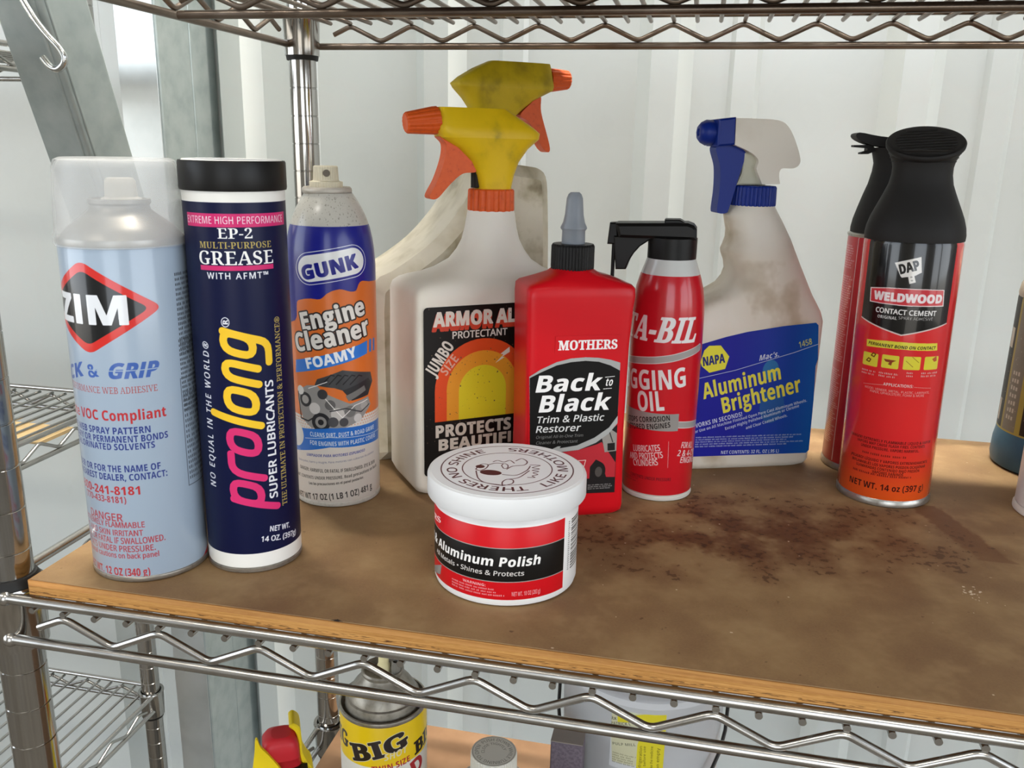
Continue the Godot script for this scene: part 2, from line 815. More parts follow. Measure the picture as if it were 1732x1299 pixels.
# ------------------------------------------------------------------ room
func room() -> void:
	var wm := worn("wall_paint", ["c3c7c3", "c9cdc9", "cdd0cc"], [0.0, 0.5, 1.0], 0.3, 0.0, 0.004, 0.9, 3, {"metallic_specular": 0.6})
	# back wall: ribbed metal sheets, three ribs each
	var wall := Node3D.new()
	wall.name = "wall_back"
	add_child(wall)
	wall.set_meta("kind", "structure")
	var x0 := 14.0 - 304.8 * 0.5
	for i in range(-4, 4):
		var prof := []
		for r in 3:
			var c := 304.8 * (r + 0.5)
			prof.append_array([c - 152.4, 0.0, c - 36.0, 0.0, c - 17.0, 27.0, c + 17.0, 27.0, c + 36.0, 0.0])
			for mr in [c + 101.6]:
				prof.append_array([mr - 20.0, 0.0, mr - 14.0, 5.5, mr + 14.0, 5.5, mr + 20.0, 0.0])
			prof.append_array([c + 152.4, 0.0])
			if r < 2:
				pass
		obj("panel", sheet_metal(prof, FLOOR, 3200, 914.4), wm, wall, Vector3(x0 + 914.4 * i, 0, -412))
	var plain := mat("shop_wall", "88837a", 0.7)
	struct("wall_behind_panels", box(-3900, 4900, FLOOR, 3200, -520, -420, 1), plain)
	# side walls with made-up openings, added to light the rack from both sides
	for side in [["left", -3500, -3400], ["right", 4300, 4400]]:
		struct("wall_" + side[0], box(side[1], side[2], FLOOR, 3200, -420, 700, 1), plain)
		struct("wall_" + side[0], box(side[1], side[2], FLOOR, 3200, 4800, 5200, 1), plain)
		struct("wall_" + side[0], box(side[1], side[2], 2300, 3200, 700, 4800, 1), plain)
		struct("wall_" + side[0], box(side[1], side[2], FLOOR, -300, 700, 4800, 1), plain)
	struct("floor", box(-3500, 4400, FLOOR - 100, FLOOR, -420, 6400, 1), worn("concrete", ["4a453e", "59544c", "656057"], [0.0, 0.5, 1.0], 0.75, 0.0, 0.006, 1.6, 8))
	struct("ceiling", box(-3500, 4400, 3200, 3300, -420, 5300, 1), mat("roof_sheet", "a3a19c", 0.7))
	# front wall with a wide open doorway
	struct("wall_front", box(-3500, -100, FLOOR, 3200, 5200, 5300, 1), plain)
	struct("wall_front", box(2300, 4400, FLOOR, 3200, 5200, 5300, 1), plain)
	struct("wall_front", box(-100, 2300, 2500, 3200, 5200, 5300, 1), plain)


func sheet_metal(prof: Array, y0: float, y1: float, _w: float) -> ArrayMesh:
	var v := PackedVector3Array()
	var nn := PackedVector3Array()
	var ix := PackedInt32Array()
	for i in range(0, prof.size() - 2, 2):
		var a := Vector2(prof[i], prof[i + 1])
		var b := Vector2(prof[i + 2], prof[i + 3])
		if a.distance_to(b) < 0.01:
			continue
		var d := (b - a).normalized()
		var n := Vector3(-d.y, 0, d.x)
		var k := v.size()
		for q in [[a, y0], [a, y1], [b, y1], [b, y0]]:
			v.append(Vector3(q[0].x, q[1], q[0].y))
			nn.append(n)
		ix.append_array([k, k + 1, k + 2, k, k + 2, k + 3])
		k = v.size()
		for q in [[a, y0], [a, y1], [b, y1], [b, y0]]:
			v.append(Vector3(q[0].x, q[1], q[0].y - 1.0))
			nn.append(-n)
		ix.append_array([k, k + 2, k + 1, k, k + 3, k + 2])
	return grid(v, nn, PackedVector2Array(), ix)


func galvanized() -> StandardMaterial3D:
	return worn("galvanized", ["96a09e", "a1aaa8", "a8b0ae"], [0.1, 0.5, 0.9], 0.42, 0.45, 0.01, 0.2, 21)


func column() -> void:
	var t := thing("steel_column", "galvanized steel box column standing against the white wall behind the grease tube", "column", -355, FLOOR, -340)
	obj("shaft", box(-29, 29, 0, 4300, -70, 75, 3), galvanized(), t)
	obj("lit_front_face", box(-28, 28, 0, 4300, 75, 77, 0.6), worn("lit_zinc", ["c2c7c5", "cfd3d1", "d8dbd9"], [0.0, 0.5, 1.0], 0.3, 0.7, 0.006, 0.4, 22), t)  # paler zinc over the front face paints in its bright reflection
	obj("lip", box(24, 31.5, 0, 4300, 62, 76.5, 1.5), galvanized(), t)
	obj("lip", box(28, 30.5, 0, 4300, -8, -2, 1.0), galvanized(), t)


func brace() -> void:
	var t := thing("steel_brace", "slanted galvanized steel tube leaning across behind the clear-capped can", "brace", -325, 60, -222)
	var a := Vector3(-325, 60, -222)
	var b := Vector3(-276.8, 522.8, 0)
	var d := (b - a).normalized()
	var y := d
	var z := (Vector3(0.42, 0.0, 0.9) - y * y.dot(Vector3(0.42, 0.0, 0.9))).normalized()
	var x := y.cross(z).normalized()
	z = x.cross(y)
	t.basis = Basis(x, y, z) * Basis(Vector3.UP, deg_to_rad(57))
	var shaft := prism(round_rect(-31, 31, -31, 31, 5), -1300, 0, 0.5)
	var m := obj("shaft", shaft, galvanized(), t)
	m.rotation_degrees.x = 90
	obj("lip", box(-25, -21, 0, 1300, 28, 32.4, 0.8), galvanized(), t)
	obj("lip", box(-32.4, -28, 0, 1300, 21, 25, 0.8), galvanized(), t)
	var hk := thing("wire_hook", "bright steel wire hook hanging against the slanted galvanized tube", "hook", -240, 455, 45)
	var pts := []
	for p in [[-284, 568, -45], [-291, 578, -20], [-286, 567, 0], [-262.4, 523.4], [-258.2, 514.5], [-247.3, 496.6], [-236.5, 483.7], [-225.3, 473.3], [-220.2, 464.2], [-223.4, 457.7], [-230.3, 453.5], [-237.9, 456.1], [-245.1, 464.9]]:
		pts.append(Vector3(p[0] + 240, p[1] - 455, p[2] if p.size() > 2 else 0))
	obj("wire", tube(bend(pts, 6.0), 3.3, 12), mat("zinc_wire", "c9cccb", 0.22, 1.0), hk)


# ------------------------------------------------------------------ wire racks
func chrome() -> StandardMaterial3D:
	return mat("chrome", "adaba7", 0.14, 1.0)


func rack(t: Node3D, wide: float, deep: float, levels: Array, posts: Array, low: float, high: float, wire_m: Material, top_m: Material, step: float, first: float) -> void:
	var prof := [0.0, low, 12.7, low]
	var y := low + 12.0
	while y < high:
		prof.append_array([12.7, y - 0.7, 12.15, y - 0.3, 12.15, y + 0.3, 12.7, y + 0.7])
		y += 25.4
	prof.append_array([12.7, high, 0.0, high])
	var pole := lathe(prof, 32)
	for p in posts:
		obj("post", pole, chrome(), t, Vector3(p[0], 0, p[1]))
	var sleeve := lathe([13.2, -38, 16.2, -38, 16.2, -36.5, 17.2, -2, 18.2, -0.5, 17.6, 1.5, 14.2, 1.0, 13.4, -1], 32)
	var gasket := lathe([12.6, -42, 14.6, -42, 15.2, -38, 13.0, -38], 24)
	var long_bar := tube([Vector3(5, 0, 0), Vector3(wide - 5, 0, 0)], 3.1, 14)
	var short_bar := tube([Vector3(0, 0, 5), Vector3(0, 0, deep - 5)], 3.1, 14)
	var cross := tube([Vector3(0, 0, -14), Vector3(0, 0, deep + 13.6)], 1.9, 12)
	var blob := SphereMesh.new()
	blob.radius = 4.6 * MM
	blob.height = 9.2 * MM
	blob.radial_segments = 16
	blob.rings = 8
	for lv in levels:
		var m: Material = top_m if lv.get("rust", false) else wire_m
		var s := Node3D.new()
		s.name = "shelf"
		t.add_child(s, true)
		s.position.y = lv.y * MM
		var drop: float = lv.get("drop", 26.3)
		for p in posts:
			obj("collar", sleeve, chrome(), s, Vector3(p[0], 2.0, p[1]))
			if lv.get("ring_on_top", false):
				obj("gasket", lathe([12.7, 0.0, 16.4, 0.4, 15.6, 4.0, 14.0, 6.5, 12.7, 6.8], 28), mat("black_plastic", "1c1b1a", 0.5), s, Vector3(p[0], 2.0, p[1]))
			else:
				obj("gasket", gasket, mat("black_plastic", "1c1b1a", 0.5), s, Vector3(p[0], 2.0, p[1]))
		for z in [-13.0, deep + 13.0]:
			obj("rim_wire", long_bar, m, s, Vector3(0, 0, z))
			obj("rim_wire", long_bar, m, s, Vector3(0, -drop, z))
			obj("zigzag_wire", zigzag(wide, first, -8.3, -drop + 4.2), m, s, Vector3(0, 0, z))
			for x in [7.0, wide - 7.0]:
				obj("weld", blob, m, s, Vector3(x, 0, z))
				obj("weld", blob, m, s, Vector3(x, -drop, z))
		for x in [-9.0, wide + 9.0]:
			obj("rim_wire", short_bar, m, s, Vector3(x, 0, 0))
			obj("rim_wire", short_bar, m, s, Vector3(x, -drop, 0))
			var zz := obj("zigzag_wire", zigzag(deep, 27.0, -8.3, -drop + 4.2), m, s, Vector3(x, 0, 0))
			zz.rotation_degrees.y = -90
		obj("truss_wire", long_bar, m, s, Vector3(0, -9.0, deep / 2))
		obj("truss_wire", long_bar, m, s, Vector3(0, -drop - 2.5, deep / 2))
		obj("zigzag_wire", zigzag(wide, first - 20, -13.0, -drop + 1.5), m, s, Vector3(0, 0, deep / 2))
		var x: float = 23.6
		while x < wide - 10.0:
			obj("mat_wire", cross, m, s, Vector3(x, -5.8, 0))
			x += step


func zigzag(wide: float, first: float, up: float, down: float) -> ArrayMesh:
	var p := [Vector3(first, lerpf(down, up, 0.45), 0)]
	var x := first + 17.0
	var hi := true
	while x < wide - 18.0:
		p.append(Vector3(x, up if hi else down, 0))
		hi = not hi
		x += 29.9
	return tube(bend(p, 4.5), 2.2, 10)


func racks() -> void:
	var rust := worn("tarnished_wire", ["6e5f52", "83776c", "94897f"], [0.1, 0.5, 0.9], 0.3, 0.9, 0.006, 0.3, 31)
	var satin := worn("chrome_wire", ["a5a29c", "b4b2ae", "bcbab6"], [0.0, 0.4, 1.0], 0.27, 1.0, 0.02, 0.2, 32)
	var t := thing("wire_rack", "chrome wire shelving rack holding the boarded shelf of cans and bottles", "shelving", 0, FLOOR, 0)
	rack(t, 880, 422, [{"y": 1257.6, "ring_on_top": true}, {"y": 1626.3, "rust": true}, {"y": 860.5}], [[0, 0], [0, 422], [880, 0], [880, 422]], 0, 1980, satin, rust, 20.0, 27.0)
	var n := thing("wire_rack", "second chrome wire rack standing empty to the left against the wall", "shelving", -359 - 880, FLOOR, -170)
	rack(n, 880, 422, [{"y": 1178.0, "drop": 27.0}, {"y": 1606.0, "drop": 25.0}, {"y": 728.5, "drop": 24.5}], [[880, 0], [0, 0], [0, 422]], 0, 1980, satin, satin, 20.0, 27.0)


func boards() -> void:
	var w := 1792
	var h := 896
	var im := Image.create(w, h, false, Image.FORMAT_RGB8)
	var fields := []
	for f in [[0.0022, 5, 1], [0.010, 5, 2], [0.06, 4, 3], [0.28, 2, 4]]:
		var n := FastNoiseLite.new()
		n.noise_type = FastNoiseLite.TYPE_SIMPLEX_SMOOTH
		n.frequency = f[0]
		n.fractal_octaves = f[1]
		n.seed = f[2]
		fields.append(n.get_image(w, h, false, false, false).get_data())
	var base := Color("8b704d")
	var dark := Color("70543a")
	var pale := Color("a18763")
	var red_brown := Color("553019")
	var black := Color("3c2616")
	for y in h:
		for x in w:
			var mx := 22.0 + 840.0 * x / w          # mm in the shelf's own axes
			var mz := 18.0 + 418.0 * y / h
			var i := y * w + x
			var a: float = fields[0][i] / 127.5 - 1.0
			var b: float = fields[1][i] / 127.5 - 1.0
			var c: float = fields[2][i] / 127.5 - 1.0
			var g: float = fields[3][i] / 127.5 - 1.0
			var col := base.lerp(dark, clampf(0.3 + a * 0.7 + b * 0.45 + g * 0.18, 0, 1)).lerp(pale, clampf(-b * 0.55 + c * 0.2 + g * 0.14, 0, 0.5))
			var s1 := exp(-(pow((mx - 440) / 95.0, 2) + pow((mz - 250) / 46.0, 2))) + 0.7 * exp(-(pow((mx - 385) / 60.0, 2) + pow((mz - 300) / 34.0, 2)))
			s1 *= clampf(0.42 + b * 1.1 + a * 0.3 + c * 0.35, 0.05, 1.0)
			col = col.lerp(red_brown, clampf(s1, 0, 0.72))
			if s1 > 0.12 and c + b * 0.6 > 0.42:
				col = col.lerp(black, 0.5)
			var along := (mz - 185.0) / 85.0  # darker red-brown strip running forward from the base of the right-hand can
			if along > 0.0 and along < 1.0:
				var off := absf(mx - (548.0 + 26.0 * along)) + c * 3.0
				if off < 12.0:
					col = col.lerp(red_brown, 0.6 * smoothstep(12.0, 8.0, off) * (1.0 - along * 0.4))
			if c > 0.66 and b > 0.0:
				col = col.lerp(black, 0.5)
			im.set_pixel(x, y, col)
	var rng := RandomNumberGenerator.new()
	rng.seed = 4
	for i in 110:
		var x := rng.randi_range(500, w - 2)
		var y := rng.randi_range(120, h - 2)
		im.fill_rect(Rect2i(x, y, 1 + rng.randi() % 3, 1 + rng.randi() % 2), Color("c9b8a0"))
	for i in 26:
		im.fill_rect(Rect2i(1118 + int(rng.randfn(0, 7)), 640 + int(rng.randfn(0, 9)), 1 + rng.randi() % 3, 1 + rng.randi() % 3), Color("cdbda8"))
	for y in 8:                                     # a torn notch at the front edge
		var half := int(14.0 * (1.0 - y / 8.0))
		im.fill_rect(Rect2i(int((208.5 - 22) / 840.0 * w) - half, h - 3 - y, half * 2, 1), Color("17100b"))
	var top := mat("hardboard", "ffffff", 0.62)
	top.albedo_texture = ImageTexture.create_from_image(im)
	top.uv1_triplanar = true
	top.uv1_scale = Vector3(1 / 0.84, 1, 1 / 0.418)
	top.uv1_offset = Vector3(0, 0, 0)
	var grain := FastNoiseLite.new()
	grain.seed = 41
	grain.fractal_octaves = 4
	var wi := Image.create(1024, 64, false, Image.FORMAT_RGB8)
	for y in 64:
		for x in 1024:
			grain.frequency = 0.05
			var g1 := grain.get_noise_2d(x * 0.06, y * 2.6)
			grain.frequency = 0.2
			var g2 := grain.get_noise_2d(x * 0.25, y * 0.9 + 300.0)
			var c := Color("bb8a4d").lerp(Color("8f5f2c"), clampf(0.3 + g1 * 0.9, 0, 1)).lerp(Color("d3a868"), clampf(g2 * 0.5, 0, 0.5))
			var v := y / 64.0
			var row := exp(-pow((v - 0.62 - g1 * 0.1) / 0.07, 2))
			if g2 > 0.12:
				c = c.lerp(Color("4a2d14"), clampf(row * (g2 - 0.05) * 3.0, 0, 0.9))
			if v > 0.82:
				c = c.lerp(Color("7a4d22"), 0.5)
			wi.set_pixel(x, y, c)
	var wood := mat("edge_wood", "ffffff", 0.6)
	wood.albedo_texture = ImageTexture.create_from_image(wi)
	wood.uv1_triplanar = true
	wood.uv1_scale = Vector3(1 / 0.42, 1 / 0.0094, 1 / 0.42)
	var t := thing("shelf_board", "brown stained hardboard sheet with pale wooden edge lying on the middle shelf", "board", 22, 140.7, 18)
	obj("core", box(0, 838, 0, 9.3, 0, 417.5, 2.0), wood, t)
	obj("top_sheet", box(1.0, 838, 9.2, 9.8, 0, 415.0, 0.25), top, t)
	var u := thing("shelf_board", "stained board added on the upper wire shelf to shade the cans", "board", 120, 509.6, 18)
	obj("core", box(0, 740, 0, 8.2, 55, 415, 2.0), worn("dark_board", ["5b4432", "6e5540", "7a6048"], [0.0, 0.5, 1.0], 0.7, 0.0, 0.01, 0.3, 43), u)  # added board: shades the shelf below and browns the view above
	var l := thing("shelf_board", "tan board lying on the lower shelf under the big yellow can", "board", 23, LOWBOARD - 9.4, -9)
	obj("core", box(0, 838, 0, 9.4, 0, 440, 2.0), worn("tan_board", ["70543b", "7a5d43", "82654b"], [0.0, 0.5, 1.0], 0.65, 0.0, 0.01, 0.3, 44), l)
	var c := thing("cardboard_strip", "flat tan cardboard strip lying under the wires of the left rack", "cardboard", -640, 37.8, -90)
	obj("sheet", box(0, 270, 0, 4, 0, 60, 1), worn("cardboard", ["b39a70", "bfa77c"], [0.0, 1.0], 0.8, 0.0, 0.02, 0.2, 45), c)


# ------------------------------------------------------------------ cans and bottles
func can_rim(t: Node3D, r: float, m: Material) -> void:
	obj("bottom_rim", lathe([r - 4, 2.0, r - 3, 0.4, r - 1.2, 0.0, r + 0.1, 0.6, r + 0.5, 1.8, r + 0.2, 3.2, r - 0.6, 3.8], 56), m, t)


func tin() -> StandardMaterial3D:
	return worn("tinplate", ["8c8780", "a9a59d", "b5b1a9"], [0.0, 0.4, 1.0], 0.32, 0.85, 0.02, 0.06, 51)


func zim() -> void:
	var t := thing("aerosol_can", "pale blue spray can with clear cap and red-edged black diamond, leftmost on the shelf", "spray can", 73.5, BOARD, 391.5)
	var lab := paint_zim()
	obj("body", lathe([31.8, 3.4, 32.4, 4.4, 32.4, 186.5, 32.0, 187.5], 72, lab, BOARD, 32.4), printed("zim_print", lab, 0.3, {"clearcoat_enabled": true, "clearcoat": 0.5, "clearcoat_roughness": 0.1}), t)
	can_rim(t, 32.2, tin())
	obj("top_seam", lathe([31.4, 187.0, 32.4, 187.6, 32.6, 189.4, 32.2, 191, 31.0, 190.6], 64), tin(), t)
	obj("dome", lathe([31.0, 189.5, 29.5, 193, 25.5, 197, 19.5, 201.5, 15.5, 205, 15.0, 207.2, 16.0, 208.4, 15.6, 210.2, 13.6, 210.6, 12.6, 208, 0, 208], 48), mat("dome_metal", "99948a", 0.35, 0.6), t)
	obj("spray_nozzle", lathe([10.2, 208, 10.2, 210.5, 8.2, 211.5, 7.8, 219.5, 6.6, 221.2, 0, 221.4], 32), mat("nozzle_white", "d8d2c4", 0.45), t, Vector3(1.5, 0, 0))
	var cap := lathe([33.6, 186.6, 34.0, 187.0, 33.9, 192.5, 33.2, 193.6, 32.9, 198, 31.0, 227, 29.8, 230.4, 27.2, 231.6, 0, 231.8, 0, 230.7, 27.0, 230.5, 29.0, 229.4, 30.2, 226.5, 32.1, 198, 32.9, 187], 72)
	obj("clear_cap", cap, mat("milky_plastic", "dfe0df", 0.3, 0.0, {"transparency": BaseMaterial3D.TRANSPARENCY_ALPHA, "albedo_color": Color(0.86, 0.87, 0.87, 0.3)}), t).set_meta("label", "clear milky plastic cap")


func grease() -> void:
	var t := thing("grease_tube", "dark blue grease cartridge tube with black cap and pink and yellow sideways lettering", "tube", 129.6, BOARD, 371.1)
	var lab := paint_grease()
	obj("body", lathe([26.0, 3.0, 26.9, 3.6, 27.0, 5, 27.0, 217.0, 26.0, 217.4], 72, lab, BOARD, 27.0), printed("grease_print", lab, 0.38), t)
	obj("bottom_rim", lathe([22, 2.5, 24, 0.3, 26.2, 0, 27.2, 0.7, 27.2, 2.6, 26.0, 3.2], 56), tin(), t)
	obj("cap", lathe([27.0, 216, 27.9, 216.2, 28.2, 217.5, 28.1, 230.4, 27.6, 231.4, 26.6, 231.2, 26.3, 229.0, 0, 228.5], 72), mat("cap_black", "131211", 0.42), t)
	obj("liner_rim", lathe([25.0, 228.0, 26.2, 228.2, 26.1, 231.4, 25.5, 232.0, 24.8, 231.6, 24.6, 229], 56), mat("liner_white", "dedcd6", 0.5), t)


func gunk() -> void:
	var t := thing("aerosol_can", "blue and orange engine cleaner spray can without cap beside the blue tube", "spray can", 139.3, BOARD, 267.8)
	var lab := paint_gunk()
	obj("body", lathe([28.4, 3.0, 29.2, 5.0, 29.4, 9.0, 29.4, 163, 29.2, 168, 28.8, 174, 27.8, 181, 26.2, 188, 24.0, 194.5, 21.0, 201, 17.8, 206.5, 15.4, 210], 72, lab, BOARD, 29.3), printed("gunk_print", lab, 0.33, {"clearcoat_enabled": true, "clearcoat": 0.4, "clearcoat_roughness": 0.15}), t)
	can_rim(t, 29.0, worn("worn_white_rim", ["8e8980", "bdb9b0", "c9c5bc"], [0.0, 0.3, 1.0], 0.5, 0.2, 0.03, 0.05, 52))
	obj("valve_ring", lathe([14.6, 209, 15.6, 209.6, 16.2, 211, 16.0, 212.8, 15.0, 213.8, 13.6, 213.4, 12.4, 211, 0, 211], 48), worn("ring_dirty", ["8b8478", "b5aea2", "c6c0b4"], [0.0, 0.45, 1.0], 0.45, 0.3, 0.008, 0.05, 53), t, Vector3(-1, 0, 0))
	var n := obj("spray_nozzle", lathe([10.6, 212, 10.8, 217.0, 8.5, 217.6, 8.2, 218.5, 7.9, 226.4, 7.3, 227.0, 0, 227.0], 240, null, 0, 1, 30, 0.3), mat("nozzle_cream", "cfc6ad", 0.5), t, Vector3(-1.5, 0, 0))
	var hole := obj("orifice", lathe([0, 0, 2.0, 0, 2.3, 0.6, 1.4, 0.9, 0, 0.5], 20), mat("orifice_grey", "6b6357", 0.6), n, Vector3(3.6, 222.5, 7.0))
	hole.rotation_degrees = Vector3(90, 27, 0)


func orange_plastic() -> StandardMaterial3D:
	return worn("orange_plastic", ["b8481a", "d4561e", "da5c22"], [0.0, 0.35, 1.0], 0.42, 0.0, 0.02, 0.05, 62)


func spray_head(t: Node3D, secs: Array, nose: Array, trig: Array, dirt: Material) -> void:
	var h := obj("spray_head", loft(secs, 44, [5]), dirt, t)
	var orange := orange_plastic()
	var n := obj("nozzle_cap", lathe([0, 0, nose[3], 0, nose[3], 3, nose[4], nose[5] - 1, nose[4] - 1.0, nose[5], 0, nose[5] - 0.4], 112, null, 0, 1, 14, 0.5), orange, h, Vector3(nose[0], nose[1], 0))
	n.rotation_degrees.z = nose[2]
	obj("trigger", prism(curve(trig, true, 6), -5.5, 5.5, 2.0), orange, t)


func armor() -> void:
	var t := thing("spray_bottle", "dirty white trigger bottle with yellow head, black rainbow label and jumbo size print", "spray bottle", 230.75, BOARD, 199.52, 37)
	var grime := worn("old_white_plastic", ["cdc3ab", "ded6c5", "e6dfd1", "e8e3d8"], [0.0, 0.25, 0.5, 1.0], 0.48, 0.0, 0.006, 0.35, 63)
	obj("body", loft([[0, -60, 60, 29, 10], [2.5, -64, 64, 31.5, 12], [8, -66.5, 66.5, 33, 14], [80, -66.5, 66.5, 33, 14], [142, -65.5, 65.5, 33, 14], [146.5, -64.2, 64.2, 32.2, 12], [149.5, -61, 61, 30.5, 9], [151.5, -57, 57, 29, 6], [153.5, -49, 49, 27, 4], [157, -39, 40, 25, 3.2], [163, -28, 31, 22.5, 2.7], [170, -22.5, 26, 20.5, 2.4], [177, -19, 22.5, 18.6, 2.2], [186, -17, 20.5, 17.2, 2], [195.5, -15.2, 19, 16.6, 2], [197.5, -14.8, 18.4, 16.2, 2]], 96), grime, t)
	var lab := paint_armor()
	var o := round_rect(8, 129.5, 166, 286.6, 3)
	obj("label", sheet(o, lab, 69.0, BOARD, 33.35), printed("armor_print", lab, 0.42), t)
	obj("collar", lathe([15.6, 197, 16.6, 197.4, 16.7, 199, 16.4, 211.4, 15.6, 212.3, 9, 212.4], 216, null, 0, 1, 18, 1.3), orange_plastic(), t, Vector3(1.8, 0, 0))
	obj("pump_stem", prism([-12.5, 213, -12.5, 226, -7, 229, 2, 229, 2, 213], -4, 4, 0.8), mat("dark_gap", "221d17", 0.7), t)
	var yellow := worn("yellow_plastic", ["a88f1c", "d0ad12", "dcb614", "e0ba16"], [0.0, 0.25, 0.45, 1.0], 0.42, 0.0, 0.008, 0.12, 64)
	spray_head(t, [[211.5, -9.1, 15.6, 10.5, 3], [214, -9.3, 15.6, 10.5, 3], [222, -11.2, 17.5, 11, 3], [231, -16, 21, 12, 3], [240, -26, 28, 13, 3.2], [246.5, -38, 35.3, 14.2, 4.2], [250.5, -40, 35.8, 14.4, 4.5], [254.5, -39.9, 30.5, 13, 4.5], [260.5, -39.3, 20.5, 10.5, 4.5], [266.2, -38.6, 11.4, 7.8, 4.5]], [-38.5, 257.6, 96, 9.2, 7.0, 23], [-38.7, 247.1, -34.3, 242.1, -35, 232.9, -40, 219.1, -46.1, 207.5, -40.7, 206.1, -31.2, 215.6, -22.2, 222.6, -12.5, 223.9, -12.5, 228, -18.4, 234, -28.6, 243], yellow)


func old_jug() -> void:
	var t := thing("spray_jug", "grimy old handled jug with yellow head pointing right, behind the jumbo trigger bottle", "spray bottle", 223.4, BOARD, 103.7, 37)
	var grime := worn("grimy_plastic", ["776c54", "b2a88e", "cdc5b0", "d2cab8"], [0.0, 0.28, 0.5, 1.0], 0.55, 0.0, 0.007, 0.16, 65)
	var o := curve([-125, 6, -126, 120, -121, 142, -108, 149, -93, 158, -76, 170, -61, 185, -50, 199, -42.5, 213, -37, 224, -22, 230, -6, 228, 6, 226.5, 13, 225, 19.5, 219, 22, 200, 24, 145, 25, 60, 24.5, 6], false, 3)
	o.append_array([Vector2(20, 0), Vector2(-120, 0)])
	obj("body", prism(o, -38, 38, 9), grime, t)
	obj("neck_ring", lathe([15, 216, 17, 217, 17, 228, 15.5, 229, 15.5, 240, 13, 241], 48), grime, t, Vector3(-13.5, 0, 0))
	obj("collar", lathe([15.8, 240, 16.6, 240.5, 16.4, 254, 15.6, 255, 9, 255], 216, null, 0, 1, 18, 1.3), orange_plastic(), t, Vector3(-13.5, 0, 0))
	var yellow := worn("dirty_yellow", ["8c7a1c", "b09a18", "c2a81a", "c8ad1c"], [0.0, 0.35, 0.6, 1.0], 0.5, 0.0, 0.008, 0.1, 66)
	spray_head(t, [[254, -26, -1, 10.5, 3], [258, -27, 0, 10.5, 3], [264, -30, 3, 11, 3], [270, -34, 10, 12, 3], [277, -39, 19, 13, 3.4], [285, -46.5, 35.5, 14.2, 4.2], [288, -48, 36, 14.4, 4.5], [293, -42, 35.5, 13, 4.5], [299.5, -31, 34.7, 10.4, 4.5], [305.3, -18, 33.7, 7.6, 4.5]], [34.5, 293.6, -87, 9.0, 7.4, 18], [24.9, 280.6, 26, 268, 34.8, 240.5, 28.5, 240.4, 16.1, 259.7, 7.5, 265.4, 15.8, 274.3], yellow)


func mothers() -> void:
	var t := thing("squeeze_bottle", "red flat squeeze bottle with black ribbed cap, clear pointed nozzle and black oval label", "bottle", 306.75, BOARD, 247.3, 24)
	var red := mat("red_plastic", "c60e1a", 0.34)
	obj("body", loft([[0, -38, 26.5, 19, 8], [2.5, -40.3, 28.5, 21, 11], [7, -41.3, 28.6, 22, 13], [60, -41, 26.9, 22, 13], [118, -41.6, 27.6, 22, 13], [142, -42, 29.0, 22, 13], [150, -42.2, 30, 22, 13], [155.2, -42.0, 29.9, 21.8, 11], [157.2, -40.2, 28.2, 20.8, 9], [160.5, -31, 19.5, 18, 5], [163.5, -23.5, 9.5, 15.5, 3.2], [166.4, -21, 5, 13, 2.3], [167, -20, 4, 12.4, 2]], 88), red, t)
	var lab := paint_moth()
	var q := []
	for p in label_moth:
		q.append(Vector2(p[0], p[1]))
	obj("label", sheet(q, lab, 0.0, BOARD, 22.35), printed("moth_print", lab, 0.36), t)
	obj("brand_print", sheet(round_rect(-23.6, 20.6, 264.2, 276.4, 1), lab, 0.0, BOARD, 22.35), mats["moth_print"], t)
	obj("cap", lathe([13.2, 165.6, 14.0, 165.8, 14.1, 167.5, 14.0, 180.4, 13.2, 181.8, 8, 182.0], 320, null, 0, 1, 40, 0.7), mat("cap_black", "131211", 0.42), t, Vector3(-7.9, 0, 0))
	obj("nozzle", lathe([7.6, 181.6, 7.4, 190, 8.6, 191.6, 8.5, 192.4, 7.0, 195.5, 6.0, 200.5, 5.2, 210.4, 4.2, 213.0, 2.9, 214.2, 0, 214.2], 40), mat("smoky_plastic", "8d9196", 0.3, 0.0, {"transparency": BaseMaterial3D.TRANSPARENCY_ALPHA, "albedo_color": Color(0.55, 0.57, 0.6, 0.78)}), t, Vector3(-7.9, 0, 0)).set_meta("label", "smoky clear pointed nozzle")
	obj("nozzle_core", lathe([1.6, 181, 1.6, 206, 1.0, 212, 0, 212], 16), mat("core_grey", "4c5057", 0.5), t, Vector3(-7.2, 0, 0))


